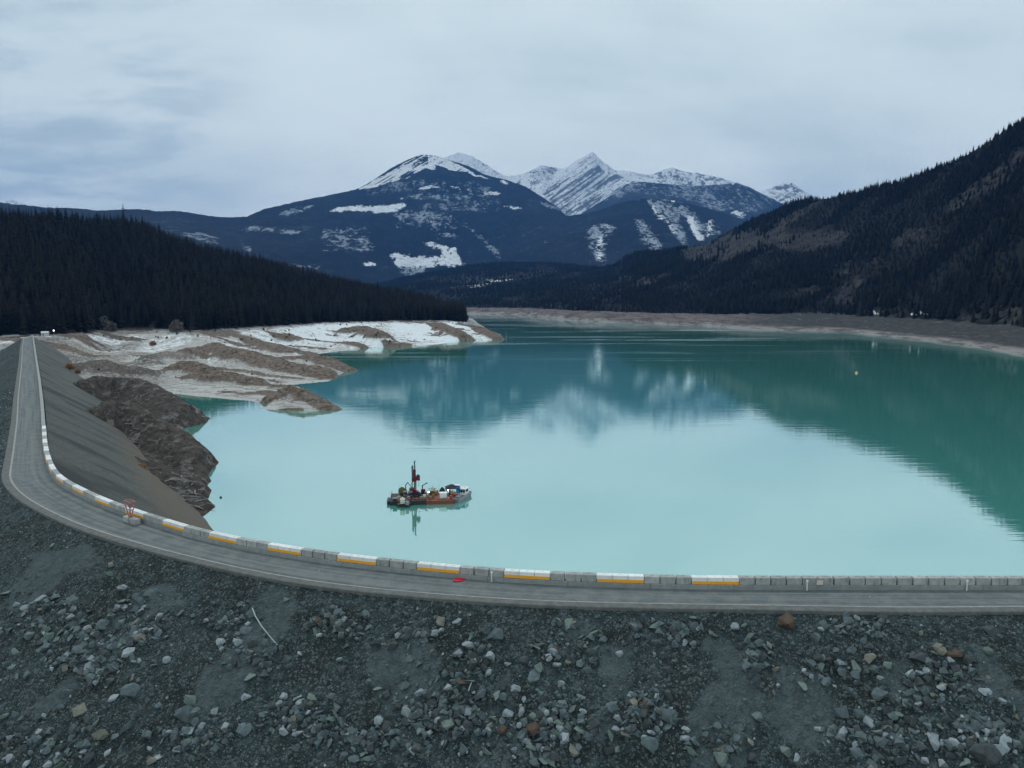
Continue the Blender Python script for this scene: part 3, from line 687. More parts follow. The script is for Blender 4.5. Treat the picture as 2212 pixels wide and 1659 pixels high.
def blur0(a, n):
    for _ in range(n):
        a = a.copy(); a[1:-1] = .5 * a[1:-1] + .25 * (a[2:] + a[:-2]); a[:, 1:-1] = .5 * a[:, 1:-1] + .25 * (a[:, 2:] + a[:, :-2])
    return a
def right_gap(X, Y):                                # thin scree tongues and openings in the wood
    u = fbm(X * .0035 + .3 * fbm(X * .004, Y * .004, 3, 52), Y * .0022, 5, 51, .6)
    return sstep(.16, .34, u) * sstep(2600, 2000, np.hypot(X, Y))
bare_polys = [([(1473, 540), (1500, 533), (1545, 515), (1590, 500), (1640, 505), (1720, 500), (1800, 495), (1836, 510), (1800, 535), (1740, 548), (1640, 545), (1560, 560), (1500, 572), (1478, 560)], .95),
              ([(1915, 525), (1965, 500), (2010, 482), (2030, 490), (1990, 520), (1950, 540)], .8), ([(2040, 440), (2080, 410), (2150, 365), (2200, 350), (2190, 385), (2120, 430), (2060, 460)], .7),
              ([(2180, 330), (2212, 325), (2240, 345), (2200, 360)], .8), ([(1860, 570), (1890, 555), (1900, 565), (1872, 578)], .9), ([(1772, 460), (1820, 447), (1815, 455), (1780, 470)], .6), ([(1930, 430), (1955, 425), (1950, 435)], .5),
              ([(2000, 690), (2060, 660), (2150, 650), (2212, 660), (2212, 700), (2080, 695)], .62), ([(1840, 680), (1880, 668), (1960, 676), (2000, 690)], .8),
              ([(1000, 600), (1100, 590), (1190, 578), (1220, 590), (1130, 605), (1060, 615), (980, 625), (960, 610)], .62), ([(960, 590), (1050, 580), (1030, 592), (970, 600)], .5),
              ([(900, 625), (1000, 632), (1030, 650), (930, 655), (890, 640)], .5), ([(1330, 595), (1360, 585), (1365, 600), (1340, 605)], .5), ([(1270, 615), (1300, 605), (1310, 620), (1275, 628)], .4), ([(1600, 605), (1640, 600), (1650, 612), (1600, 615)], .6)]
pale_polys = [[(1870, 676), (1890, 671), (1900, 678)], [(1960, 677), (1985, 670), (2002, 673), (2000, 680)], [(1850, 677), (1880, 674), (1860, 680)], [(1050, 607), (1110, 603), (1100, 608), (1060, 611)], [(1010, 616), (1060, 612), (1055, 617), (1015, 620)]]
az = np.linspace(R(-15), R(39), 900)
rr = np.exp(np.linspace(math.log(560), math.log(6200), 420))
AZ, RR = np.meshgrid(az, rr, indexing='ij')
X, Y, Z, TB, T_ = right_ground(AZ, RR)
px, py = proj(np.stack([X, Y, Z], -1)); wx, wy = px + 14 * fbm(X * .01, Y * .01, 4, 3), py + 9 * fbm(X * .01, Y * .01, 4, 4)
bare = np.zeros(X.shape); pale = np.zeros(X.shape)
for pl_, v in bare_polys: bare = np.maximum(bare, v * in_poly(wx, wy, pl_))
for pl_ in pale_polys: pale = np.maximum(pale, 1.0 * in_poly(wx, wy, pl_))
bare = np.maximum(blur0(bare, 6), .8 * right_gap(X, Y) * (T_ > .04))
band = sstep(1.06, .94, TB + .1 * fbm(X * .03, Y * .03, 3, 17))
low = sstep(.5, 0.05, TB + .25 * fbm(X * .02, Y * .02, 3, 18)); grey = sstep(.22, .36, AZ + .03 * fbm(X * .01, Y * .01, 3, 19)) * sstep(.10, .25, TB)
hillr = link('hills', grid_mesh('hills', np.stack([X, Y, Z], -1), {'band': band, 'bare': bare, 'low': low, 'grey': grey, 'pale': pale}, flip=True), BANK)
tag(hillr, 'dark wooded hillside rising to the right above its bare pinkish bank', 'hillside', kind='structure')

# ------------------------------------------------------------------ mountains
def blur(a, n):
    for _ in range(n):
        a = a.copy(); a[1:-1] = .5 * a[1:-1] + .25 * (a[2:] + a[:-2]); a[:, 1:-1] = .5 * a[:, 1:-1] + .25 * (a[:, 2:] + a[:, :-2])
    return a
def mountain(name, label, sky_px, base_px, dr, depth, m, patches, thin, snowfn=None, rockfn=None, amp=.05, nA=520, nR=200, pw=1.15, jag=0.0, seed=0, zb0=None):
    sky_px = A(sky_px); a_, e_ = azel(sky_px[:, 0], sky_px[:, 1]); az = np.linspace(a_[0], a_[-1], nA)
    t = np.r_[np.linspace(0, 1, nR), np.linspace(1.03, 1.6, 20)]
    AZ, T_ = np.meshgrid(az, t, indexing='ij')
    D_r = np.interp(AZ, *A(dr).T) if not np.isscalar(dr) else np.full(AZ.shape, float(dr)); D_b = D_r - depth
    e = np.interp(AZ, a_, e_)
    zr = CAM_Z + D_r * np.tan(e); zb = np.minimum((CAM_Z + D_b * np.tan(azel(1106, base_px)[1])), zr - 5)
    zr = zr + jag * D_r * (fbm(AZ * 260, AZ * 0 + seed, 5, seed + 1))
    r = D_b + (D_r - D_b) * T_
    z = np.where(T_ <= 1, zb + (zr - zb) * np.clip(T_, 0, 1) ** pw, zr - (T_ - 1) * (zr - zb) * .8)
    X, Y = r * np.sin(AZ), r * np.cos(AZ)
    win = np.sin(np.pi * np.clip(T_, 0, 1)) ** .8; H = np.clip(zr - zb, 0, None)
    k = 1 / (depth * .35)
    z = z + amp * H * win * (1.2 * (ridged(AZ * D_r * k * 1.6 + .3 * fbm(X * k, Y * k, 3, seed), T_ * 1.1, 5, seed + 5) - .55) + .8 * fbm(X * k * 2, Y * k * 2, 5, seed + 9))
    P = np.stack([X, Y, z], -1); px, py = proj(P)
    wx = px + 6 * fbm(px * .05, py * .08, 5, seed + 21, .6); wy = py + 3.5 * fbm(px * .08, py * .1, 5, seed + 22, .6)
    sn = np.zeros(X.shape); th = np.zeros(X.shape); rk = np.zeros(X.shape)
    for pl_, v in patches: sn = np.maximum(sn, v * in_poly(wx, wy, A(pl_)))
    for pl_, v in thin: th = np.maximum(th, v * in_poly(wx, wy, A(pl_)))
    sn, th = blur(sn, 22), blur(th, 26)
    if snowfn: sn = np.maximum(sn, snowfn(px, py, wx, wy, T_))
    if rockfn: rk = rockfn(px, py, wx, wy, T_)
    o = link(name, grid_mesh(name, P, {'snow': sn, 'thin': th, 'rock': rk}, flip=True), m)
    return tag(o, label, 'mountain', kind='structure')
def c7(*p): return [(497.7 + .325 * x, 304 + .325 * y) for x, y in p]
def c8(*p): return [(1106 + .325 * x, 304 + .325 * y) for x, y in p]
FOREST = m_mountain('far dark forest', (0.008, 0.011, 0.015), (0.018, 0.023, 0.030))
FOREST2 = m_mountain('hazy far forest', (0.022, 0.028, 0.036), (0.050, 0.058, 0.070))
PEAKS = m_mountain('alpine snow and rock', (0.10, 0.12, 0.14), (0.16, 0.18, 0.20), (0.075, 0.085, 0.10))

cap = c7((830, 330), (1000, 240), (1100, 180), (1260, 92), (1320, 92), (1420, 108), (1560, 180), (1640, 225), (1720, 255), (1640, 240), (1560, 208), (1450, 190), (1370, 160), (1360, 190), (1290, 185), (1230, 215), (1180, 245), (1100, 265), (1000, 300), (900, 322))
def cap_snow(px, py, wx, wy, t):
    inside = in_poly(wx, wy, A(cap)); u = (py + px * .55)      # stripes that fall to the lower left with the slope
    st = fbm(u * .30, (px - py) * .02, 4, 61)
    return inside * np.where(px < 925, np.clip(.55 + 1.6 * st, 0, 1), np.clip(.95 + .5 * st, 0, 1))
sn1 = [(c7((1245, 320), (1330, 292), (1395, 304), (1310, 322)), 1), (c7((1445, 306), (1500, 299), (1545, 312), (1490, 324)), 1), (c7((1550, 308), (1625, 324), (1560, 324)), .9), (c7((1680, 338), (1790, 346), (1795, 358), (1690, 358)), .9),
       (c7((1785, 262), (1845, 272), (1820, 290)), .9), (c7((1780, 433), (1860, 430), (1960, 455), (1880, 452)), 1), (c7((630, 472), (730, 440), (860, 430), (870, 440), (1060, 430), (1100, 418), (1168, 418), (1160, 447), (1080, 474), (1000, 478), (890, 462), (720, 472)), 1),
       (c7((1250, 683), (1330, 668), (1400, 698), (1492, 698), (1555, 832), (1380, 834), (1085, 834), (1070, 760), (1100, 733), (1190, 768), (1330, 775), (1420, 760), (1390, 712), (1280, 697)), .9), (c7((845, 822), (930, 806), (1000, 822), (920, 842)), .95),
       (c7((1072, 812), (1400, 818), (1400, 830), (1072, 830)), 1), (c7((1090, 383), (1160, 380), (1150, 392)), .8), (c7((1230, 291), (1320, 288), (1310, 296)), .7)]
th1 = [(c7((1100, 480), (1300, 470), (1490, 500), (1510, 650), (1390, 660), (1360, 600), (1280, 540), (1270, 570), (1100, 590)), .8), (c7((600, 590), (920, 560), (940, 660), (960, 720), (830, 730), (600, 745), (620, 660)), .5), (c7((1170, 358), (1680, 345), (1750, 372), (1500, 385), (1200, 385)), .75),
       (c7((1080, 835), (1300, 828), (1290, 882), (1180, 900), (1120, 850)), .85), (c7((1540, 530), (1615, 595), (1710, 670), (1805, 778), (1775, 778), (1650, 640), (1560, 565)), .85), (c7((310, 490), (440, 440), (560, 420), (545, 452), (380, 497)), .8),
       (c7((40, 590), (150, 565), (440, 600), (560, 627), (430, 620), (140, 598)), .8), (c7((-330, 610), (-200, 610), (-60, 650), (-80, 690), (-300, 640)), .5), (c7((400, 815), (660, 843), (650, 852), (420, 832)), .8), (c7((60, 650), (110, 690), (150, 750), (120, 745)), .7),
       (c7((900, 300), (1100, 270), (1300, 260), (1600, 270), (1780, 330), (1500, 340), (1100, 340), (880, 370)), .32), (c7((1500, 390), (1750, 380), (1900, 430), (1780, 470), (1400, 460), (1180, 440)), .35), (c7((830, 650), (900, 640), (960, 720), (870, 760), (840, 730)), .8), (c7((2080, 620), (2110, 690), (2090, 680)), .8), (c7((2050, 400), (2212, 450), (2212, 480), (2080, 430)), .5)]
mountain('mountain', 'broad dark wooded mountain with a snow capped summit and white clearings', [(-120, 425), (0, 438), (60, 444), (105, 448.5), (171, 450), (210, 454.5), (285, 451.5), (324, 453), (335, 457), (375, 455), (420, 460.5), (450, 466.5), (495, 469.5), (534, 468), (570, 451.5), (600, 445), (664, 430), (700, 424), (770, 409), (800, 393), (840, 366), (880, 345), (907, 335), (925, 334), (953, 339), (985, 350), (1010, 358), (1050, 378), (1100, 390), (1140, 405), (1170, 425), (1205, 447), (1218, 462), (1250, 500), (1290, 560), (1320, 600)],
         618, [(-.7, 6200), (-.45, 6500), (-.30, 7500), (-.12, 9500), (-.02, 9500), (.12, 7000)], 3600, FOREST, sn1, th1, cap_snow, amp=.045, nA=900, nR=330, seed=2, jag=.0007)
def f1_snow(px, py, wx, wy, t): return np.zeros(px.shape)
sn2 = [(c8((800, 392), (850, 382), (852, 399)), .9), (c8((975, 382), (1060, 384), (1145, 410), (1000, 397)), .95), (c8((1165, 500), (1195, 500), (1265, 655), (1240, 662), (1180, 560)), .9), (c8((1300, 520), (1332, 530), (1322, 645), (1304, 645)), .8), (c8((900, 395), (960, 460), (1050, 560), (1110, 620), (1100, 630), (1020, 550), (940, 470)), .8), (c8((575, 620), (600, 640), (585, 730), (610, 800), (590, 800), (570, 720)), .9)]
th2 = [(c8((885, 388), (1000, 398), (1120, 435), (1180, 440), (1230, 500), (1262, 580), (1260, 650), (1200, 600), (1160, 500), (1125, 510), (1135, 570), (1165, 695), (1145, 690), (1100, 625), (1030, 535), (985, 535), (930, 460)), 1.0),
       (c8((812, 518), (862, 518), (925, 600), (992, 660), (996, 705), (950, 725), (895, 695), (855, 600)), 1.0), (c8((485, 600), (560, 553), (645, 548), (682, 573), (652, 675), (605, 705), (625, 815), (585, 815), (555, 740), (505, 695)), 1.0), (c8((1260, 560), (1340, 530), (1400, 590), (1380, 640), (1280, 640)), .5), (c8((200, 600), (220, 660), (240, 690), (210, 660)), .9)]
mountain('mountain', 'dark wooded mountain scored with snowy rock gullies right of the broad one', [(1195, 470), (1230, 466), (1262, 462), (1300, 451), (1340, 438), (1380, 429), (1440, 431), (1480, 438), (1540, 452), (1600, 475), (1640, 490), (1700, 520), (1760, 560)],
         600, 7600, 2800, FOREST, sn2, th2, None, amp=.06, nA=420, nR=260, seed=12, jag=.0006)
th3 = [(c8((500, 440), (640, 330), (760, 290), (900, 280), (1300, 310), (1480, 280), (1560, 300), (1760, 400), (1640, 470), (1500, 480), (1200, 400), (800, 340), (620, 400)), .42), (c8((650, 350), (760, 290), (880, 285), (720, 370)), .8), (c8((1300, 400), (1450, 430), (1400, 480), (1280, 440)), .7)]
sn3 = [(c8((1450, 472), (1490, 455), (1548, 492), (1530, 520)), .85), (c8((1430, 280), (1500, 272), (1530, 290), (1450, 300)), .6)]
mountain('mountain', 'grey blue ridge dusted with snow behind the gullied mountain', [(1180, 505), (1230, 480), (1262, 458), (1290, 440), (1320, 422), (1352, 398), (1385, 392), (1420, 396), (1500, 402), (1570, 398), (1590, 393), (1620, 405), (1660, 425), (1690, 440), (1750, 480), (1800, 520)],
         560, 10300, 2600, FOREST2, sn3, th3, None, amp=.06, nA=420, nR=200, seed=23, jag=.0006)
def pk_snow(px, py, wx, wy, t): return np.full(px.shape, .78)
def pk_rock(px, py, wx, wy, t):
    u = (px * .70 + py) * .24 + .5 * fbm(px * .05, py * .05, 3, 74); st = fbm(u, (px * .5 - py) * .02, 5, 71, .65); st2 = fbm(px * .11, py * .16, 5, 72, .7)
    face = blur(in_poly(wx, wy, A([(1284, 328), (1262, 341), (1238, 364), (1200, 396), (1170, 416), (1215, 470), (1260, 465), (1300, 430), (1375, 394), (1330, 375), (1304, 368), (1294, 352)])).astype(float), 5)
    mid = sstep(1395, 1425, px) * sstep(1600, 1560, px) * sstep(352, 372, py); rt = sstep(1640, 1690, px)
    k = np.clip(.42 + 1.9 * st + .5 * st2, 0, 1) * face * sstep(332, 372, py + 10) + np.clip(.30 + 1.7 * st2, 0, 1) * np.maximum(mid, rt) * (1 - face)
    k = np.maximum(k, .12 * blur(in_poly(wx, wy, A([(1258, 344), (1282, 330), (1287, 352), (1272, 376), (1250, 384)])).astype(float), 4)); k = np.maximum(k, .42 * blur(in_poly(wx, wy, A([(1150, 372), (1180, 358), (1205, 366), (1190, 392), (1155, 390)])).astype(float), 5))
    k = np.maximum(k, .45 * blur(in_poly(wx, wy, A([(1362, 371), (1380, 373), (1418, 382), (1405, 386), (1370, 378)])).astype(float), 3))
    return np.clip(k, 0, 1)
mountain('mountain', 'high white snow covered peaks streaked with rock behind the nearer ridges', [(930, 352), (960, 340), (992, 329), (1020, 337), (1045, 352), (1090, 380), (1118, 379), (1150, 366), (1170, 357), (1200, 363), (1222, 364), (1240, 350), (1262, 337), (1280, 328), (1289, 336), (1306, 352), (1330, 368), (1365, 370), (1395, 377), (1415, 375), (1432, 366), (1452, 361), (1475, 370), (1520, 376), (1560, 385), (1590, 396), (1640, 415), (1660, 408), (1690, 396), (1712, 396), (1735, 412), (1760, 424), (1850, 470)],
         520, 13500, 3200, PEAKS, [], [], pk_snow, pk_rock, amp=.10, nA=700, nR=240, seed=31, jag=.0011, pw=1.0)
mountain('mountain', 'small snowy summit just above the far left skyline', [(-160, 440), (-60, 425), (10, 433), (22, 431), (45, 438), (75, 445), (150, 460)], 560, 16000, 3000, PEAKS, [], [], pk_snow, None, amp=.06, nA=120, nR=80, seed=41, jag=.0006, pw=1.0)

# ------------------------------------------------------------------ scatter: instances for uncountable stuff
def scatter(name, pts, scl, rot, idx, sources):
    me = bpy.data.meshes.new(name); n = len(pts); me.vertices.add(n); me.vertices.foreach_set('co', pts.reshape(-1).astype(np.float32))
    a = me.attributes.new('scl', 'FLOAT_VECTOR', 'POINT'); a.data.foreach_set('vector', scl.reshape(-1).astype(np.float32))
    a = me.attributes.new('rot', 'FLOAT_VECTOR', 'POINT'); a.data.foreach_set('vector', rot.reshape(-1).astype(np.float32))
    a = me.attributes.new('idx', 'INT', 'POINT'); a.data.foreach_set('value', idx.astype(np.int32))
    o = link(name, me); ng = bpy.data.node_groups.new(name, 'GeometryNodeTree')
    ng.interface.new_socket('Geometry', in_out='INPUT', socket_type='NodeSocketGeometry'); ng.interface.new_socket('Geometry', in_out='OUTPUT', socket_type='NodeSocketGeometry')
    g = NT(ng); gi = g.n('NodeGroupInput'); join = g.n('GeometryNodeJoinGeometry')
    ia = g.n('GeometryNodeInputNamedAttribute', {0: 'idx'}, data_type='INT').outputs[0]
    sa_ = g.n('GeometryNodeInputNamedAttribute', {0: 'scl'}, data_type='FLOAT_VECTOR').outputs[0]
    ro = g.n('GeometryNodeInputNamedAttribute', {0: 'rot'}, data_type='FLOAT_VECTOR').outputs[0]
    er = g.n('FunctionNodeEulerToRotation', {0: ro}).outputs[0]
    for k, s in enumerate(sources):
        cmp_ = g.n('FunctionNodeCompare', data_type='INT', operation='EQUAL'); ng.links.new(ia, cmp_.inputs[2]); cmp_.inputs[3].default_value = k
        oi = g.n('GeometryNodeObjectInfo'); oi.inputs['Object'].default_value = s; oi.inputs['As Instance'].default_value = True
        ip = g.n('GeometryNodeInstanceOnPoints'); ng.links.new(gi.outputs[0], ip.inputs['Points']); ng.links.new(cmp_.outputs[0], ip.inputs['Selection'])
        ng.links.new(oi.outputs['Geometry'], ip.inputs['Instance']); ng.links.new(er, ip.inputs['Rotation']); ng.links.new(sa_, ip.inputs['Scale'])
        ng.links.new(ip.outputs[0], join.inputs[0])
    go = g.n('NodeGroupOutput'); ng.links.new(join.outputs[0], go.inputs[0])
    md = o.modifiers.new('scatter', 'NODES'); md.node_group = ng; return o

# conifers ---------------------------------------------------------
def conifer_mesh(seed, tiers, width, mat_, bark):
    r_ = random.Random(seed); b = bmesh.new()
    def tri(p, q, s): b.faces.new([b.verts.new(v) for v in (p, q, s)])
    # trunk
    n0 = len(b.faces)
    for k in range(5):
        a0, a1 = k * 2 * math.pi / 5, (k + 1) * 2 * math.pi / 5
        b.faces.new([b.verts.new(v) for v in ((.013 * math.cos(a0), .013 * math.sin(a0), -.05), (.013 * math.cos(a1), .013 * math.sin(a1), -.05), (.004 * math.cos(a1), .004 * math.sin(a1), .95), (.004 * math.cos(a0), .004 * math.sin(a0), .95))])
    nt = len(b.faces)
    for i in range(tiers):
        f = i / (tiers - 1); z = .10 + .86 * f ** .92; rad = width * (1 - f) ** .8 * r_.uniform(.8, 1.15) + .012
        m = 9 if f < .6 else 6; ph = r_.uniform(0, 6.3)
        for k in range(m):
            a = ph + k * 2 * math.pi / m + r_.uniform(-.25, .25); L = rad * r_.uniform(.55, 1.25); dz = L * r_.uniform(.35, .75)
            wv = .42 * L + .01; ca, sa2 = math.cos(a), math.sin(a)
            tip = (L * ca, L * sa2, z - dz); up = (0, 0, z + .055 * (1 - f) + .015)
            l = (.55 * L * ca - wv * sa2, .55 * L * sa2 + wv * ca, z - dz * .75); rg = (.55 * L * ca + wv * sa2, .55 * L * sa2 - wv * ca, z - dz * .75)
            tri(up, l, tip); tri(up, tip, rg)
    me = bpy.data.meshes.new('conifer'); b.to_mesh(me); b.free(); me.materials.append(mat_); me.materials.append(bark)
    mi = np.zeros(len(me.polygons), np.int32); mi[:nt] = 1; me.polygons.foreach_set('material_index', mi); return me
NEEDLE = m_tree('conifer needles', (0.006, 0.0068, 0.0055), (0.032, 0.030, 0.021))
BARK = plain('conifer bark', (0.06, 0.05, 0.04), None, 5, .9)
CON = [conifer_mesh(s, tr_, wd, NEEDLE, BARK) for s, tr_, wd in ((1, 11, .15), (2, 12, .13), (3, 10, .17), (4, 12, .12), (5, 9, .16))]
CONO = [bpy.data.objects.new('conifer_source', m_) for m_ in CON]

def jitter_grid(a0, a1, r0, r1, sp):
    out = []; r = r0
    while r < r1:
        n = max(1, int((a1 - a0) * r / sp)); a = a0 + (np.arange(n) + rng.uniform(-.45, .95, n)) * (a1 - a0) / n
        out.append(np.stack([a, np.full(n, r) + rng.uniform(-.5, .5, n) * sp], 1)); r += sp
    return np.vstack(out)
q = jitter_grid(R(-37), AZ_TIP + .002, 560, 1500, 6.0)
X, Y, Z, D, _, _, TT, WOOD = left_ground(q[:, 0], q[:, 1])
ok = WOOD & (TT < 1.35) & (TT > .012 + .02 * fbm(X * .03, Y * .03, 3, 5)); q = q[ok]
PT = np.stack([X, Y, Z], 1)[ok]; TTo = TT[ok]
hs = rng.uniform(15, 27, len(PT)) * (1 + .12 * fbm(PT[:, 0] * .02, PT[:, 1] * .02, 3, 8)); hs[rng.random(len(PT)) < .04] *= 1.2
# the front rank of the forest: trees one can tell apart
front = np.argsort(TTo + rng.uniform(0, .012, len(TTo)))
n_ind = 210
spx, spy = proj(PT)
seen = [i for i in front if -30 < spx[i] < 2240][:n_ind]
rest = np.setdiff1d(np.arange(len(PT)), seen)
def tree_words(x):
    if x < 140: return 'dark conifer at the forest edge behind the far end of the dam'
    if x < 330: return 'dark conifer at the forest edge above the brown mounds by the dam'
    if x < 560: return 'dark conifer at the forest edge above the first snowy flats'
    if x < 860: return 'dark conifer at the forest edge above the long white shore'
    return 'dark conifer at the forest edge towards the tip of the point'
for i in seen:
    o = link('conifer_tree', CON[i % 5]); o.location = PT[i]; h = hs[i]; o.scale = (h * 1.15, h * 1.15, h); o.rotation_euler = (0, 0, random.uniform(0, 6.28))
    tag(o, tree_words(spx[i]), 'conifer', 'conifers along the forest edge')
# a taller tree that stands clear of the skyline
kk = int(np.argmin(np.abs(spx - 266) + 2000 * np.abs(TTo - .98)))
o = link('conifer_tree', CON[1]); o.location = PT[kk]; o.scale = (44, 44, 40); tag(o, 'tallest conifer standing clear above the far left skyline', 'conifer')
sel = rest
wl_ = hs[sel] * rng.uniform(.9, 1.5, len(sel)); S = np.stack([wl_, wl_, hs[sel]], 1); RO = np.stack([np.zeros(len(sel)), np.zeros(len(sel)), rng.uniform(0, 6.28, len(sel))], 1)
fo = scatter('conifer_forest', PT[sel] - A([0, 0, .5]), S, RO, rng.integers(0, 5, len(sel)), CONO)
tag(fo, 'dense dark conifer forest covering the hill on the left', 'forest', kind='stuff')
# right hillside forest
pts = []
for a0, a1, r0, r1, sp in ((R(8), R(38), 640, 3400, 6.2), (R(-14), R(8), 1500, 4700, 10.0)):
    pts.append(np.c_[jitter_grid(a0, a1, r0, r1, sp), ])
q = np.vstack(pts); X, Y, Z, TB, T_ = right_ground(q[:, 0], q[:, 1]); px, py = proj(np.stack([X, Y, Z], -1))
wx, wy = px + 34 * fbm(X * .012, Y * .012, 5, 3), py + 22 * fbm(X * .012, Y * .012, 5, 4)
prob = np.ones(len(q))
for pl_, v in bare_polys: prob = np.where(in_poly(wx, wy, pl_), np.minimum(prob, 1 - v * .93), prob)
gap = right_gap(X, Y); prob *= 1 - .9 * gap
prob *= np.clip(1.0 - .55 * sstep(.1, .5, fbm(X * .008, Y * .004, 4, 15)), .25, 1)
prob = np.where(py > 660, prob * .8, prob)
ok = (T_ > .0) & (T_ < 1.08) & (rng.random(len(q)) < prob)
PTr = np.stack([X, Y, Z - .5], 1)[ok]; hr = rng.uniform(7, 15.5, ok.sum()) * np.clip(1 + .9 * fbm(PTr[:, 0] * .012, PTr[:, 1] * .012, 4, 83), .6, 1.5)
wr_ = hr * rng.uniform(1.1, 1.9, len(hr)); S = np.stack([wr_, wr_, hr], 1); RO = np.stack([np.zeros(len(hr)), np.zeros(len(hr)), rng.uniform(0, 6.28, len(hr))], 1)
fo = scatter('conifer_forest', PTr, S, RO, rng.integers(0, 5, len(hr)), CONO)
tag(fo, 'dark conifer forest on the hillside across the lake on the right', 'forest', kind='stuff')
print('TREES', len(sel), len(hr))
# ------------------------------------------------------------------ rocks on the dam face
def hull(seed, n=20, dims=(1, .8, .65), name='rock'):
    r_ = random.Random(seed); b = bmesh.new()
    for _ in range(n):
        v = Vector((r_.gauss(0, 1), r_.gauss(0, 1), r_.gauss(0, 1))).normalized() * r_.uniform(.8, 1.0)
        b.verts.new((v.x * dims[0] * .5, v.y * dims[1] * .5, v.z * dims[2] * .5))
    res = bmesh.ops.convex_hull(b, input=b.verts[:]); junk = list({g for g in res['geom_interior'] + res['geom_unused'] if isinstance(g, bmesh.types.BMVert)})
    bmesh.ops.delete(b, geom=junk, context='VERTS')
    bmesh.ops.bevel(b, geom=b.edges[:], offset=.014, segments=1, affect='EDGES', profile=.6)
    me = bpy.data.meshes.new(name); b.to_mesh(me); b.free(); return me
RC = {'pale': m_rock('pale rock', (0.24, 0.285, 0.315), (0.38, 0.425, 0.455)), 'grey': m_rock('grey rock', (0.086, 0.118, 0.128), (0.160, 0.203, 0.217)), 'dark': m_rock('dark rock', (0.055, 0.066, 0.072), (0.10, 0.115, 0.12)),
      'greenish': m_rock('greenish rock', (0.13, 0.18, 0.165), (0.21, 0.265, 0.24)), 'rusty': m_rock('rusty rock', (0.095, 0.065, 0.052), (0.16, 0.115, 0.09)), 'tan': m_rock('tan rock', (0.18, 0.178, 0.15), (0.27, 0.265, 0.23)), 'orange': m_rock('orange rock', (0.42, 0.17, 0.05), (0.52, 0.25, 0.09)), 'red': m_rock('red rock', (0.40, 0.05, 0.025), (0.5, 0.09, 0.04))}
SHAPES = {'angular': (1, .85, .7), 'slabby': (1.1, .8, .35), 'long': (1.35, .6, .5), 'blocky': (.95, .9, .85), 'rounded': (1, .9, .75)}
RM = {}
for ci, c in enumerate(RC):
    for si, s in enumerate(SHAPES):
        for v in range(2):
            me = hull(100 + si * 7 + v * 31 + ci * 3, 30 if s == 'rounded' else 11, SHAPES[s]); me.materials.append(RC[c]); RM[c, s, v] = me
def hit_slope(x, y):                                # march the sight line onto the dam face
    d = ray(A([x]), A([y]))[0]; ks = np.linspace(35, 260, 180); p = A([0, 0, CAM_Z]) + ks[:, None] * d
    z, _ = slope_z(p[:, 0], p[:, 1]); below = np.nonzero(p[:, 2] < z)[0]
    if len(below) == 0: return None
    b_ = max(1, below[0]); ks = np.linspace(ks[b_ - 1], ks[b_], 24); p = A([0, 0, CAM_Z]) + ks[:, None] * d
    z, _ = slope_z(p[:, 0], p[:, 1]); below = np.nonzero(p[:, 2] <= z + 1e-6)[0]
    return None if len(below) == 0 else A([p[below[0], 0], p[below[0], 1], z[below[0]]])
big = []   # px x, px y, px width, colour, shape
def add4(L, ox, oy, s):
    for e in L:
        x, y, wd_, c = e[:4]; big.append((ox + s * x, oy + s * y, s * wd_, c, e[4] if len(e) > 4 else random.choice(list(SHAPES))))
add4([(1860, 510, 150, 'pale', 'long'), (2030, 600, 120, 'pale', 'angular'), (1860, 680, 140, 'dark', 'blocky'), (2090, 410, 130, 'grey', 'rounded'), (1330, 400, 110, 'dark', 'rounded'), (1470, 400, 110, 'grey', 'blocky'), (1400, 350, 80, 'grey'), (1740, 300, 90, 'pale', 'angular'), (1600, 290, 100, 'tan'), (1360, 1410, 85, 'pale', 'blocky'), (970, 1480, 95, 'greenish'), (1520, 1010, 95, 'greenish', 'slabby'), (1740, 980, 140, 'dark', 'slabby'), (660, 1140, 100, 'greenish', 'long'), (400, 1010, 130, 'dark', 'angular'), (380, 985, 80, 'pale', 'slabby'), (300, 1220, 105, 'pale', 'angular'), (350, 1265, 80, 'pale', 'slabby'), (650, 930, 85, 'grey'), (710, 320, 80, 'greenish', 'rounded'), (850, 290, 65, 'pale'), (380, 570, 65, 'pale'), (1800, 820, 110, 'rusty', 'slabby'), (2120, 1230, 105, 'rusty', 'rounded'), (1570, 1100, 115, 'dark', 'rounded'), (1650, 1180, 125, 'greenish', 'angular'), (720, 620, 60, 'pale'), (920, 690, 50, 'pale', 'blocky'), (450, 800, 45, 'pale', 'rounded'), (470, 945, 50, 'pale', 'rounded'), (410, 1110, 60, 'pale', 'blocky'), (1280, 800, 70, 'dark'), (1620, 1000, 90, 'grey'), (800, 1120, 80, 'grey', 'long'), (260, 100, 70, 'greenish'), (1060, 360, 60, 'grey'), (620, 240, 80, 'grey'), (540, 285, 70, 'rusty'), (1400, 1200, 100, 'grey'), (1430, 1240, 90, 'pale', 'slabby'), (1800, 1220, 85, 'pale', 'slabby'), (1060, 1150, 90, 'pale'), (750, 720, 110, 'dark'), (270, 20, 40, 'orange'), (1690, 1480, 40, 'orange'), (1765, 1483, 40, 'pale', 'rounded'), (1430, 1190, 70, 'tan'), (120, 1080, 60, 'greenish'), (2170, 1100, 110, 'pale', 'angular'), (590, 1310, 60, 'pale', 'slabby'), (1950, 920, 100, 'grey'), (1880, 920, 60, 'grey'), (1720, 700, 40, 'dark'), (200, 1420, 55, 'pale'), (1110, 1310, 60, 'grey')], 553, 1272, .25)
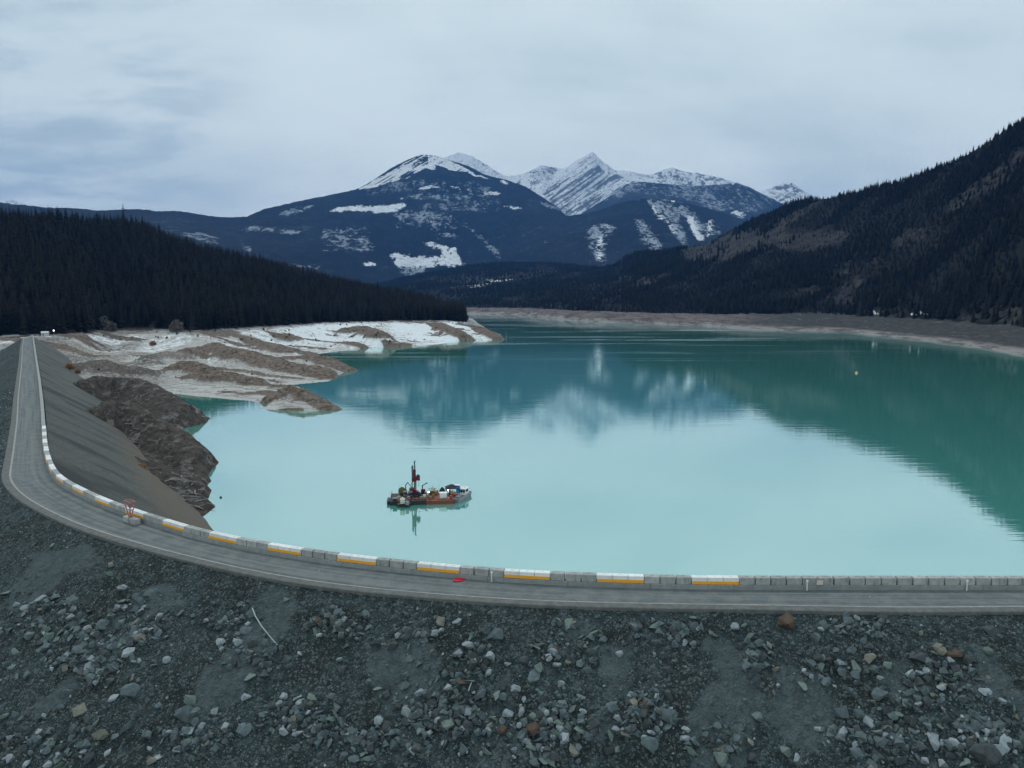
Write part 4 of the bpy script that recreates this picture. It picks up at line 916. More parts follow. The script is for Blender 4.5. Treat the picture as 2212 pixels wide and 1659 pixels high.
add4([(1060, 330, 150, 'dark', 'angular'), (1240, 330, 90, 'greenish', 'long'), (390, 670, 85, 'pale', 'blocky'), (210, 740, 170, 'grey', 'long'), (860, 1040, 115, 'grey', 'rounded'), (1040, 1060, 110, 'grey', 'blocky'), (1145, 1015, 85, 'rusty', 'rounded'), (1370, 1120, 135, 'grey', 'rounded'), (1200, 1255, 80, 'pale', 'blocky'), (530, 1410, 125, 'tan', 'angular'), (420, 1200, 105, 'pale', 'slabby'), (180, 1240, 155, 'rusty', 'blocky'), (990, 1260, 105, 'tan'), (900, 1230, 90, 'pale'), (1190, 1360, 135, 'grey'), (1800, 1400, 135, 'tan', 'slabby'), (30, 880, 105, 'pale', 'angular'), (80, 1060, 100, 'pale', 'long'), (460, 1280, 105, 'pale', 'slabby'), (1290, 215, 42, 'red'), (1315, 260, 45, 'pale'), (1930, 340, 80, 'pale', 'rounded'), (2000, 330, 65, 'greenish'), (2050, 420, 110, 'greenish', 'slabby'), (660, 1280, 100, 'grey', 'angular'), (600, 1120, 70, 'grey'), (610, 800, 45, 'pale', 'rounded'), (120, 450, 50, 'pale'), (1370, 430, 65, 'pale'), (1470, 400, 110, 'grey', 'slabby'), (1490, 475, 70, 'pale', 'slabby'), (1120, 930, 85, 'grey'), (1080, 1080, 110, 'dark'), (1150, 1300, 70, 'pale'), (100, 630, 85, 'dark', 'rounded'), (370, 530, 80, 'rusty'), (390, 620, 80, 'grey'), (1340, 720, 120, 'dark'), (2060, 650, 45, 'pale'), (2110, 690, 90, 'grey'), (1800, 1500, 150, 'greenish', 'blocky'), (360, 1500, 140, 'greenish', 'slabby'), (1230, 570, 70, 'greenish', 'long'), (1165, 525, 50, 'pale'), (520, 310, 80, 'tan'), (910, 1130, 90, 'pale', 'angular'), (1575, 1170, 40, 'pale', 'rounded'), (1080, 420, 70, 'grey'), (640, 510, 55, 'pale'), (1410, 1020, 90, 'dark', 'slabby'), (920, 1390, 80, 'grey'), (2080, 1480, 90, 'dark')], 1106, 1272, .25)
add4([(150, 500, 160, 'rusty', 'blocky'), (1280, 570, 45, 'pale', 'rounded'), (1140, 915, 65, 'pale', 'rounded'), (1760, 1055, 85, 'pale', 'angular'), (580, 1220, 155, 'grey', 'angular'), (1010, 1215, 48, 'orange', 'blocky'), (830, 1165, 45, 'orange', 'slabby'), (550, 1185, 35, 'orange', 'rounded'), (720, 1540, 115, 'grey', 'slabby'), (150, 1530, 130, 'greenish', 'angular'), (1760, 1580, 190, 'dark', 'rounded'), (1940, 1480, 150, 'pale', 'slabby'), (1900, 1540, 120, 'pale', 'slabby'), (1780, 720, 70, 'greenish'), (1200, 990, 110, 'dark', 'blocky'), (820, 680, 95, 'dark', 'slabby'), (820, 780, 95, 'tan', 'angular'), (970, 840, 85, 'greenish', 'rounded'), (1500, 740, 115, 'rusty', 'slabby'), (900, 1080, 155, 'grey', 'angular'), (1420, 1270, 110, 'dark', 'angular'), (660, 1070, 42, 'pale'), (70, 910, 55, 'pale', 'rounded'), (1190, 1545, 60, 'pale'), (270, 610, 42, 'pale'), (1200, 770, 150, 'dark', 'angular'), (680, 710, 80, 'grey'), (890, 520, 70, 'grey'), (1440, 680, 55, 'pale', 'long'), (1215, 1150, 60, 'pale'), (590, 1440, 100, 'grey'), (1180, 1360, 90, 'grey', 'slabby'), (1330, 1430, 130, 'pale', 'slabby'), (1500, 1470, 80, 'pale'), (1610, 1260, 100, 'grey'), (1600, 1340, 110, 'grey', 'slabby'), (1720, 1420, 90, 'pale'), (1580, 1420, 70, 'pale'), (50, 1050, 60, 'grey'), (740, 1220, 90, 'grey'), (230, 1590, 80, 'pale', 'slabby'), (920, 1460, 100, 'grey'), (1400, 720, 90, 'tan'), (540, 760, 90, 'dark'), (1790, 560, 120, 'dark', 'slabby'), (1850, 420, 110, 'grey', 'slabby'), (480, 840, 45, 'pale'), (910, 940, 60, 'pale'), (800, 890, 60, 'dark'), (1900, 1130, 60, 'pale')], 1659, 1216.6, .2666)
add4([(800, 210, 55, 'tan', 'blocky'), (800, 270, 70, 'greenish', 'angular'), (1110, 400, 115, 'grey', 'long'), (1250, 390, 42, 'orange', 'rounded'), (1390, 390, 60, 'grey'), (295, 455, 75, 'pale', 'angular'), (190, 510, 70, 'pale', 'slabby'), (1090, 580, 55, 'pale', 'blocky'), (890, 630, 35, 'pale', 'blocky'), (740, 640, 90, 'grey', 'rounded'), (500, 650, 70, 'grey', 'long'), (600, 800, 120, 'grey', 'slabby'), (720, 780, 75, 'pale', 'slabby'), (800, 800, 75, 'grey', 'angular'), (1010, 730, 75, 'tan', 'rounded'), (930, 840, 95, 'pale', 'slabby'), (820, 940, 90, 'grey', 'slabby'), (940, 1120, 120, 'grey', 'rounded'), (590, 1250, 125, 'tan', 'slabby'), (1200, 890, 60, 'pale', 'rounded'), (1590, 760, 75, 'pale', 'angular'), (1770, 1165, 85, 'pale', 'angular'), (1380, 1190, 110, 'greenish'), (1340, 1270, 150, 'grey', 'slabby'), (30, 1300, 70, 'greenish'), (1350, 1400, 95, 'pale'), (1070, 1430, 85, 'grey'), (720, 1440, 95, 'tan'), (1090, 1620, 75, 'tan', 'angular'), (80, 1610, 80, 'pale'), (490, 880, 85, 'grey'), (560, 590, 45, 'pale'), (980, 620, 70, 'tan', 'long'), (660, 870, 60, 'pale'), (340, 690, 60, 'pale', 'slabby'), (220, 560, 50, 'pale'), (300, 610, 60, 'grey', 'slabby'), (1020, 540, 55, 'pale'), (1080, 670, 55, 'pale', 'slabby'), (1300, 760, 45, 'pale'), (90, 940, 60, 'greenish', 'slabby'), (110, 830, 70, 'greenish', 'slabby'), (700, 900, 80, 'dark', 'slabby'), (800, 1030, 80, 'dark'), (820, 1170, 80, 'pale', 'slabby'), (730, 1180, 45, 'pale'), (930, 1010, 75, 'tan', 'slabby'), (640, 970, 70, 'greenish', 'slabby'), (1140, 1580, 55, 'pale'), (1420, 1490, 50, 'pale'), (1280, 1530, 70, 'pale', 'slabby'), (560, 1640, 50, 'pale'), (780, 1560, 60, 'pale'), (500, 1460, 50, 'pale', 'long'), (160, 1120, 45, 'tan'), (1780, 680, 90, 'grey', 'slabby'), (1730, 690, 60, 'grey'), (1760, 1400, 110, 'grey'), (120, 490, 55, 'pale'), (620, 740, 60, 'pale', 'slabby'), (1170, 1240, 40, 'rusty'), (380, 60, 60, 'greenish', 'long'), (520, 460, 90, 'grey', 'slabby')], 0, 1161, .3)
clusters = [(180, 1420, 90, 50, 26), (300, 1350, 60, 60, 16), (730, 1350, 60, 30, 10), (900, 1365, 60, 35, 8), (960, 1545, 110, 70, 26), (1190, 1575, 80, 70, 22), (640, 1560, 70, 50, 14), (1380, 1540, 70, 50, 12), (1640, 1420, 30, 40, 7), (2130, 1600, 90, 50, 20), (2020, 1480, 90, 60, 16), (100, 1600, 110, 50, 18), (100, 1340, 90, 50, 16), (1230, 1400, 60, 40, 10), (420, 1600, 90, 50, 12), (1900, 1590, 120, 50, 14)]
n_big = len(big)
for cx, cy, rx, ry, n in clusters:
    for _ in range(n):
        big.append((cx + random.gauss(0, .6) * rx, cy + random.gauss(0, .6) * ry, random.uniform(9, 20), random.choices(['grey', 'pale', 'dark', 'greenish', 'tan'], [5, 4, 3, 2, 1])[0], random.choice(list(SHAPES))))
rocks = []
for i, (x, y, wd_, c, s) in enumerate(big):
    if not (-12 < x < 2222 and y < 1668): continue
    h = hit_slope(x, y)
    if h is None: continue
    dep = np.linalg.norm(h - A([0, 0, CAM_Z])); size = 1.12 * wd_ / F * dep
    rocks.append((x, y, size, c, s, h, wd_))
rocks.sort(key=lambda r_: -r_[6]); rocks = rocks[:298]
def row_w(y, x):
    yk = np.interp(x, [0, 60, 286, 553, 763, 1217, 2212], [1050, 1085, 1180, 1249, 1278, 1308, 1322]); f = (y - yk) / (1659 - yk)
    return 'close under the road kerb' if f < .12 else 'high on the dam face' if f < .32 else 'upper middle of the dam face' if f < .5 else 'lower middle of the dam face' if f < .68 else 'low on the dam face' if f < .87 else 'at the bottom of the view'
used = {}
entries = []
for x, y, size, c, s, h, wd_ in rocks:
    sz = 'large' if size > 1.15 else 'medium' if size > .75 else 'small'
    lab = '%s %s %s rock %s, %d%% across the picture' % (sz, c, s, row_w(y, x), round(x / 2212 * 33) * 3)
    entries.append([lab, x, y, size, c, s, h]); used.setdefault(lab, []).append(len(entries) - 1)
for lab, ii in used.items():
    if len(ii) > 1:
        ii.sort(key=lambda i: entries[i][1]); ws = ['left one', 'right one'] if len(ii) == 2 else None
        for k, i in enumerate(ii): entries[i][0] = (lab + ', ' + ws[k]) if ws else lab + ', ' + ('leftmost' if k == 0 else 'rightmost' if k == len(ii) - 1 else 'in between')
for lab, x, y, size, c, s, h in entries:
    o = link('rock', RM[c, s, random.randrange(2)]); k = size * random.uniform(.92, 1.05)
    o.scale = (k, k * random.uniform(.85, 1.1), k); o.location = (h[0], h[1], h[2] + k * SHAPES[s][2] * .12)
    o.rotation_euler = (R(32) + random.uniform(-.4, .4), random.uniform(-.45, .45), random.uniform(-.9, .9) if s != 'long' else random.choice([.5, 1.3, 1.0]))
    tag(o, lab, 'rock', 'rocks lying on the dam face')
# gravel and small stones
SRC = []
for k, (c, s) in enumerate((('grey', 'angular'), ('dark', 'blocky'), ('pale', 'angular'), ('greenish', 'slabby'), ('grey', 'slabby'), ('tan', 'angular'), ('dark', 'angular'), ('grey', 'blocky'))):
    me = hull(500 + k, 10, SHAPES[s]); me.materials.append(RC[c]); SRC.append(bpy.data.objects.new('stone_source', me))
N = 60000
sa_ = rng.uniform(0, len(EDGE_C) - 1, N * 3); t0_ = rng.uniform(0.05, 30, N * 3)
i0 = sa_.astype(int); xx = EDGE_C[i0, 0] + En[i0, 0] * t0_ + rng.uniform(-.3, .3, N * 3); yy = EDGE_C[i0, 1] + En[i0, 1] * t0_ + rng.uniform(-.3, .3, N * 3)
zz_, dd_ = slope_z(xx, yy); px, py = proj(np.stack([xx, yy, zz_], 1))
dens = sstep(-.25, .35, fbm(xx * .22, yy * .22, 4, 88)) * .85 + .15
for cx, cy, rx, ry, n in clusters: dens = np.maximum(dens, 1.6 * np.exp(-((px - cx) / rx) ** 2 - ((py - cy) / ry) ** 2))
wob = fbm(xx * .12, yy * .12, 3, 21); ch_ = sstep(0.10, 0.5, fbm((i0 * .5 + wob * 3) * 0.11, t0_ * 0.018 + 3.3, 4, 31))
dens *= 1 - .6 * ch_; dens *= 1 - .6 * sand_zone(xx, yy, zz_)
ok = (px > -40) & (px < 2260) & (py < 1700) & (rng.random(N * 3) < dens * .8) & (dd_ > .1); ok &= np.hypot(xx, yy) < 300
xx, yy, zz_ = xx[ok], yy[ok], zz_[ok]; n = len(xx)
sz = .09 + .40 * rng.random(n) ** 2.8; sz *= np.where(np.hypot(xx, yy) > 130, 1.5, 1)
ix = rng.choice(8, n, p=[.24, .17, .06, .10, .18, .04, .09, .12])
# heavier rubble heaped in the pockets
xb, yb, sb_ = [], [], []
for cx, cy, rx, ry, k in clusters + [(560, 1420, 60, 40, 8), (500, 1330, 50, 30, 6), (1480, 1360, 60, 25, 6), (1780, 1450, 70, 50, 8), (1560, 1600, 60, 40, 8), (800, 1600, 80, 40, 12), (1020, 1420, 50, 40, 10), (1850, 1360, 80, 25, 8)]:
    for _ in range(k * 12):
        h = hit_slope(cx + random.gauss(0, .62) * rx, cy + random.gauss(0, .62) * ry)
        if h is None: continue
        xb.append(h[0]); yb.append(h[1]); sb_.append(.22 + 1.15 * random.random() ** 2.0)
xb, yb, sb_ = A(xb), A(yb), A(sb_); zb_, _ = slope_z(xb, yb)
xx, yy, zz_, sz = np.r_[xx, xb], np.r_[yy, yb], np.r_[zz_, zb_], np.r_[sz, sb_]; n0 = n; n = len(xx)
ix = np.r_[ix, rng.choice(8, n - n0, p=[.25, .16, .07, .12, .18, .03, .08, .11])]
st = scatter('loose_stones', np.stack([xx, yy, zz_ + sz * .05], 1), np.stack([sz] * 3, 1), rng.uniform(-1, 1, (n, 3)) * A([.8, .8, 3.1]) + A([.5, 0, 0]), ix, SRC)
tag(st, 'loose grey stones and gravel strewn over the whole dam face', 'loose stones', kind='stuff')
print('STONES', n, 'ROCKS', len(entries))

# pale bent branch and two sticks
WOODP = plain('bleached wood', (0.42, 0.46, 0.48), (0.30, 0.33, 0.34), 4, .85)
def slope_path(pts, r, name, label, cat):
    b = MB(); q = [hit_slope(x, y) + A([0, -.1, .22]) for x, y in pts]
    for i in range(len(q) - 1): b.tube(q[i], q[i + 1], r * (1 - .12 * i), r * (1 - .12 * (i + 1)), 7)
    return tag(b.build(name, WOODP), label, cat)
slope_path([(546, 1318), (553, 1336), (566, 1357), (583, 1378), (600, 1398)], .075, 'fallen_branch', 'long thin bleached branch lying bent down the dam face', 'branch')
slope_path([(1020, 1476), (1012, 1497)], .06, 'stick', 'short straight white stick between grey rocks on the dam face', 'stick')

# ------------------------------------------------------------------ on the road
def ground_at(x, y, z=0.0): p = at_z(A(x), A(y), z); return Vector(p)
WHITEP = plain('white plastic', (0.80, 0.81, 0.80), (0.66, 0.67, 0.66), 5, .5)
for x, y, words in ((1062, 1257, 'slim white marker post beside the grey blocks left of the red patch'), (1743, 1276, 'slim white marker post just left of the small square sign'), (2088, 1276, 'slim white marker post alone near the right end of the barrier')):
    p = ground_at(x, y); e = empty('marker_post', p, 0, words, 'marker post', 'white marker posts along the barrier')
    MB().box((0, 0, .45), (.10, .05, .9), bev=.01).build('post', WHITEP, e); MB().box((0, -.02, .98), (.22, .06, .22), bev=.03).build('reflector', plain('white reflector', (.85, .86, .88), (.8, .8, .8), 3, .3), e)
# square sign on the block face
p = ground_at(1770, 1275); e = empty('barrier_sign', (p.x, p.y - .03, .5), 0, 'small square pale sign with an orange top fixed to the grey barrier blocks', 'sign')
MB().box((0, 0, .28), (.62, .04, .46), bev=.008).build('panel', plain('pale sign sheet', (.62, .62, .58), (.5, .5, .47), 4, .5), e)
MB().box((0, -.003, .57), (.62, .044, .11), bev=.008).build('header', plain('orange sign sheet', (.55, .22, .10), (.5, .2, .1), 4, .5), e)
for dx in (-.2, .2): MB().box((dx, .01, .02), (.05, .03, .2)).build('bracket', GREYC, e)
# red rag on the road
p = ground_at(991, 1254); b = MB()
rag = bmesh.ops.create_grid(b.b, x_segments=12, y_segments=9, size=.5)
for v in rag['verts']:
    v.co = Vector((v.co.x * .95 + .10 * math.sin(v.co.y * 7), v.co.y * .95 + .10 * math.sin(v.co.x * 5), .05 + .10 * max(0, fbm(A([v.co.x * 4]), A([v.co.y * 4]), 3, 2)[0]) + .02))
r0 = bmesh.ops.solidify(b.b, geom=b.b.faces[:], thickness=.02)
tag(b.build('crumpled_cloth', plain('red cloth', (.62, .03, .05), (.45, .02, .04), 4, .8), loc=p + Vector((0, 0, .03))), 'bright red crumpled patch lying on the road by the barrier', 'cloth')
# light stones on the road
for i, (x, y) in enumerate(((66, 902), (80, 965), (1450, 1280), (1490, 1290), (840, 1262), (1690, 1281), (1880, 1290), (690, 1234))):
    o = link('stone', RM['pale', 'slabby', 0]); p = ground_at(x, y); k = .28 if y > 1200 else .5; o.location = (p.x, p.y, .05); o.scale = (k, k, k * .6)
    tag(o, ('pale loose stone on the road surface, %s' % ('on the far straight', 'on the far straight nearer the bend', 'below the second last orange board', 'near the last orange board', 'in the middle of the front stretch', 'right of the last orange board', 'on the right stretch by the kerb', 'on the bend stretch below a board')[i]), 'stone', 'stray stones on the road')
# pier of blocks with the pink frame
pc = ground_at(297, 1141)
x, y, a = at_arc(float(np.interp(-306, -bpx[:900], barc[:900])), -1.35)
for k, (u, v, wds) in enumerate(((-.75, 0, 'bare top'), (.78, .05, 'frosted top'))):
    o = link('concrete_block', GB[k]); o.location = (x + u * math.cos(a) - v * math.sin(a), y + u * math.sin(a) + v * math.cos(a), .02); o.rotation_euler = (0, 0, a + .04 * k)
    tag(o, 'loose block with %s set out into the road under the pink frame' % wds, 'concrete block', 'loose blocks under the pink frame')
PINK = plain('faded red paint', (.44, .18, .19), (.36, .16, .17), 5, .6)
e = empty('lifting_frame', (x - .25 * math.cos(a), y - .25 * math.sin(a), .74), a, 'faded red steel frame, wide at the top, standing on the road blocks', 'steel frame')
b = MB(); top = 2.05
corners = [(-.78, -.3, top), (.78, -.3, top), (.78, .35, top), (-.78, .35, top)]
for p_, q_ in zip(corners, corners[1:] + corners[:1]): b.tube(p_, q_, .06)
for c_ in corners: b.tube(c_, (c_[0] * .14, c_[1] * .3, .03), .06)
for f in (.45, .75):
    ring = [(c_[0] * (.14 + .86 * f), c_[1] * (.3 + .7 * f), .03 + (top - .03) * f) for c_ in corners]
    for p_, q_ in zip(ring, ring[1:] + ring[:1]): b.tube(p_, q_, .035)
b.build('frame', PINK, e)
MB().box((0, 0, .03), (.5, .4, .06), bev=.01).build('base_plate', PINK, e)
MB().box((0, .05, top * .72), (.55, .25, .55), bev=.04).build('winch_box', plain('dull steel', (.20, .18, .19), None, 6, .6), e)

# ------------------------------------------------------------------ far end of the dam: shed, lamp, boulders
fe = ground_at(60, 729); SHEDM = plain('pale metal cladding', (.55, .58, .62), (.42, .45, .48), 1.2, .6)
base = Vector((fe.x - 3.0, fe.y + 26, -.3))
e = empty('small_shed', base, R(15), 'small pale shed at the far end of the dam road', 'shed')
MB().box((0, 0, 1.3), (4.5, 3.2, 2.6), bev=.05).build('walls', SHEDM, e)
MB().poly([(-2.5, -1.9, 2.6), (2.5, -1.9, 2.6), (2.5, 1.9, 2.6), (-2.5, 1.9, 2.6), (-2.5, 0, 3.6), (2.5, 0, 3.6)], [(0, 1, 5, 4), (2, 3, 4, 5), (0, 4, 3), (1, 2, 5), (3, 2, 1, 0)]).build('roof', plain('snowy roof', (.7, .74, .78), (.5, .53, .56), 2, .8), e)
d_ = MB().box((-.9, -1.62, 1.0), (1.0, .06, 2.0), bev=.01).build('door', plain('grey door', (.25, .27, .3), None, 3, .6), e); MB().ball((-.55, -1.67, 1.0), .05).build('handle', SHEDM, d_)
e = empty('lamp_post', (base.x + 5.6, base.y + 2, -.3), 0, 'lit lamp on a short post beside the pale shed', 'lamp')
MB().tube((0, 0, 0), (0, 0, 4.2), .09, .06).build('post', GREYC, e); MB().box((0, -.25, 4.3), (.5, .7, .16), bev=.03).build('housing', GREYC, e); MB().ball((0, -.45, 4.1), .42).build('bulb', m_glow('lamp glow', (.95, .97, 1), 6), e)
for k, (dx, dy, s_, c_) in enumerate(((-8, 2, 2.6, 'pale'), (-5.5, -4, 1.8, 'grey'), (6.5, -5, 2.0, 'pale'), (9, 1, 2.4, 'pale'), (-11, -2, 2.2, 'grey'))):
    o = link('boulder', RM[c_, 'angular', 0]); o.location = (base.x + dx, base.y + dy, .4); o.scale = (s_, s_, s_ * .8)
    tag(o, ('%s boulder by the pale shed at the dam end, %s' % (c_, ('just left of it', 'in front of its left corner', 'in front of the lamp', 'right of the lamp', 'furthest left')[k])), 'boulder', 'boulders round the far end of the dam')

# ------------------------------------------------------------------ shore: driftwood, bushes, stumps, buoys
from mathutils.bvhtree import BVHTree
def hit_left(x, y):
    d = ray(A([x]), A([y]))[0]; ks = np.exp(np.linspace(math.log(110), math.log(1500), 1500)); p = A([0, 0, CAM_Z]) + ks[:, None] * d / np.hypot(d[0], d[1])
    z = left_ground(np.arctan2(p[:, 0], p[:, 1]), np.hypot(p[:, 0], p[:, 1]))[2]; i = np.nonzero(p[:, 2] < z)[0]
    return None if len(i) == 0 else A([p[i[0], 0], p[i[0], 1], z[i[0]]])
LOG = [MB().tube((-1.9, 0, 0), (1.9, 0, 0), .13, .07, 7).mesh('log'), MB().tube((-1.2, 0, 0), (.2, 0, .05), .17, .14, 7).tube((.2, 0, .05), (1.7, .25, 0), .14, .08, 7).mesh('log')]
for m_ in LOG: m_.materials.append(plain('driftwood', (.30, .30, .30), (.18, .18, .18), 3, .9))
rl = random.Random(5); cnt = 0
for k in range(60):
    x, y = rl.gauss(405, 24), rl.gauss(1055, 26)
    if k > 46: x, y = rl.uniform(250, 330), rl.uniform(900, 960)
    h = hit_left(x, y)
    if h is None or h[2] < WATER + .25 or h[1] > 300: continue
    o = link('driftwood_log', LOG[k % 2]); o.location = (h[0], h[1], h[2] + .18); s_ = rl.uniform(.4, 1.35); o.scale = (s_, s_, s_); o.rotation_euler = (0, rl.uniform(-.12, .12), rl.gauss(-.4, .7))
    tag(o, 'bleached driftwood log on the dark bank between dam and lake' if k <= 46 else 'bleached driftwood log in the hollow behind the dark mound', 'driftwood log', 'driftwood logs stranded on the bank'); cnt += 1
# rubble of the drained shore
BRN = m_rock('shore rock', (0.075, 0.062, 0.052), (0.17, 0.145, 0.125)); BR2 = m_rock('pale shore rock', (0.22, 0.20, 0.19), (0.36, 0.34, 0.33))
SS = []
for k, (m_, s) in enumerate(((BRN, 'angular'), (BRN, 'slabby'), (BR2, 'angular'), (BRN, 'blocky'), (BR2, 'slabby'))):
    me = hull(700 + k, 10, SHAPES[s]); me.materials.append(m_); SS.append(bpy.data.objects.new('stone_source', me))
n_ = 90000; a_ = rng.uniform(R(-36.5), R(0), n_); r_ = np.exp(rng.uniform(math.log(125), math.log(1150), n_))
X, Y, Z, D, b__, d__, TTs, W_ = left_ground(a_, r_)
pr = np.clip(.10 + .6 * d__ + .45 * b__ + .7 * sstep(430, 330, r_), 0, 1) * sstep(-.1, .3, fbm(X * .05, Y * .05, 4, 37)) * .62
ok = (D > .4) & (TTs < .02) & (rng.random(n_) < pr); X, Y, Z, rs = X[ok], Y[ok], Z[ok], r_[ok]; n_ = len(X)
ss = (.3 + 1.3 * rng.random(n_) ** 3) * np.clip(rs / 330, .75, 2.2)
tag(scatter('shore_stones', np.stack([X, Y, Z], 1), np.stack([ss] * 3, 1), rng.uniform(-1, 1, (n_, 3)) * A([.5, .5, 3.1]), rng.choice(5, n_, p=[.3, .25, .12, .23, .10]), SS), 'brown and grey stones scattered over the drained shore', 'loose stones', kind='stuff')
print('SHORE', n_)
def bush_mesh(seed, m_, n=230, flat=.7):
    r_ = random.Random(seed); b = bmesh.new()
    for _ in range(n):
        v = Vector((r_.gauss(0, 1), r_.gauss(0, 1), abs(r_.gauss(0, 1)))).normalized() * r_.uniform(.35, 1.0); c = Vector((v.x * .5, v.y * .5, v.z * flat)); s_ = r_.uniform(.04, .10)
        u1 = Vector((r_.gauss(0, 1), r_.gauss(0, 1), r_.gauss(0, 1))).normalized() * s_; u2 = u1.orthogonal().normalized() * s_
        b.faces.new([b.verts.new(c + u1), b.verts.new(c + u2), b.verts.new(c - u1), b.verts.new(c - u2)])
    for k in range(6):
        a_ = k * 1.05; t_ = Vector((.3 * math.cos(a_), .3 * math.sin(a_), flat * .8)); s_ = Vector((.015, 0, 0)); b.faces.new([b.verts.new(-s_), b.verts.new(s_), b.verts.new(t_ + s_), b.verts.new(t_ - s_)])
    me = bpy.data.meshes.new('bush'); b.to_mesh(me); b.free(); me.materials.append(m_); return me
OCH = [bush_mesh(k, m_tree('ochre twigs', (.20, .10, .03), (.28, .15, .05))) for k in range(2)]
GRY = [bush_mesh(k + 5, m_tree('bare twigs', (.10, .09, .085), (.15, .135, .125)), 260, 1.0) for k in range(2)]
for x, y, s_, m_, lab in ((150, 797, 5, OCH[0], 'ochre bush at the foot of the far dam slope'), (168, 806, 3.5, OCH[1], 'smaller ochre bush beside the one at the dam foot'), (306, 1018, 3.2, OCH[0], 'low ochre bush where the near dam slope meets the bank'), (330, 746, 7, OCH[1], 'wide ochre bush patch on the flats below the forest'), (222, 712, 17, GRY[0], 'tall bare grey shrub in front of the forest near the dam'), (382, 716, 14, GRY[1], 'tall bare grey shrub in front of the forest above the flats'), (240, 716, 12, GRY[1], 'bare grey shrub close beside the tallest one near the dam')):
    h = hit_left(x, y)
    if h is None: continue
    o = link('bush', m_); o.location = h; o.scale = (s_, s_, s_ * .8); tag(o, lab, 'bush', 'bushes on the drained shore')
STUMP = MB().tube((0, 0, -.3), (0, 0, .7), .55, .38, 7).tube((.1, 0, .1), (.9, .2, -.2), .2, .08, 5).tube((0, .1, .1), (-.3, .9, -.2), .2, .08, 5).tube((-.1, -.1, .1), (-.6, -.6, -.2), .2, .08, 5).mesh('stump')
STUMP.materials.append(plain('dark stump wood', (.06, .05, .045), None, 3, .9))
for k in range(130):
    x, y = rl.uniform(330, 1010), rl.uniform(696, 760); h = hit_left(x, y)
    if h is None or h[2] < WATER + 1.5 or (y > 735 and rl.random() < .6): continue
    o = link('tree_stump', STUMP); o.location = h; s_ = rl.uniform(.8, 2.0); o.scale = (s_, s_, s_); o.rotation_euler = (0, 0, rl.uniform(0, 6))
    tag(o, 'dark stump dotted on the snowy flats below the forest' if x < 650 else 'dark stump dotted on the white shore towards the point', 'tree stump', 'old stumps on the drained shore')
for x, y, c_, lab in ((477, 1075, (.05, .05, .06), 'small dark buoy floating close to the near bank'), (1850, 806, (.75, .55, .12), 'small yellow buoy floating alone near the right shore')):
    p = ground_at(x, y, WATER); r_ = .32 if x < 900 else .9; e = empty('buoy', p, 0, lab, 'buoy')
    MB().ball((0, 0, .1 * r_), r_).build('float', plain('buoy shell', c_, None, 4, .5), e); MB().tube((0, 0, r_), (0, 0, r_ * 1.7), r_ * .12).build('mast', GREYC, e)
# ------------------------------------------------------------------ drilling barge moored on the lake
ORI = ground_at(922.4, 1089.8, WATER); PPM = 92.5
def L(cx, cy, h=0.9):                              # sketch coordinates of the barge view to a place on its deck
    return Vector(((cx - 1040) / PPM, (1110 - h * 89 - cy) / 24.0, h))
YAW = math.atan2(-ORI.x, ORI.y) * 1.0
BM = Matrix.Translation(ORI) @ Matrix.Rotation(YAW, 4, 'Z')
def bthing(name, cx, cy, label, cat, h=.9, rz=0, group=None, y=None):
    v = L(cx, cy, h)
    if y is not None: v.y = y
    e = empty(name, BM @ v, YAW + rz, label, cat, group); return e
def bm_(name, c, c2=None, sc_=3, rough=.6, metal=0.0): return plain(name, c, c2, sc_, rough, metal)
BLACK = bm_('black hull paint', (.022, .023, .028), (.05, .042, .04)); RUSTR = bm_('rust red hull paint', (.26, .075, .05), (.16, .05, .038), 1.5); DECKB = bm_('worn brown deck', (.10, .08, .068), (.05, .045, .042), 1.2, .85)
DECKR = bm_('rust red deck', (.30, .125, .08), (.18, .085, .06), 1.5, .85); MAROON = bm_('maroon machine paint', (.16, .018, .03), (.10, .014, .022), 3, .5); RED = bm_('buoy red', (.65, .07, .07), (.5, .06, .06), 5, .5)
STEEL = bm_('dark steel', (.06, .07, .08), None, 5, .5, .3); GREYM = bm_('grey machine paint', (.28, .30, .33), None, 3, .6); CREAM = bm_('cream plastic tank', (.72, .68, .56), (.6, .56, .46), 3, .5)
WHITEB = bm_('white box paint', (.82, .85, .86), (.68, .72, .74), 3, .5); OCHRE = bm_('ochre machine paint', (.38, .23, .08), (.24, .14, .06), 4, .6); BLUE = bm_('blue tarpaulin', (.03, .24, .58), (.025, .17, .42), 3, .55)
NAVY = bm_('dark canopy cloth', (.035, .04, .07), (.022, .024, .04), 3, .8); GREEND = bm_('dark green tarp', (.035, .05, .045), (.02, .03, .028), 3, .8); ALU = bm_('boat aluminium', (.33, .32, .35), (.22, .21, .24), 2, .5, .2)
OLIVE = bm_('olive hose', (.20, .19, .06), (.12, .11, .04), 4, .7); GLASSB = bm_('dark boat glass', (.012, .014, .018), None, 2, .1); TANT = bm_('tan tarp', (.36, .28, .20), (.27, .2, .14), 3, .85)
def rail(b, pts, h, n=1):
    for p_, q_ in zip(pts[:-1], pts[1:]):
        b.tube((*p_, 0), (*p_, h), .03, None, 6)
        for k in range(n): b.tube((*p_, h * (k + 1) / n), (*q_, h * (k + 1) / n), .025, None, 6)
    b.tube((*pts[-1], 0), (*pts[-1], h), .03, None, 6)
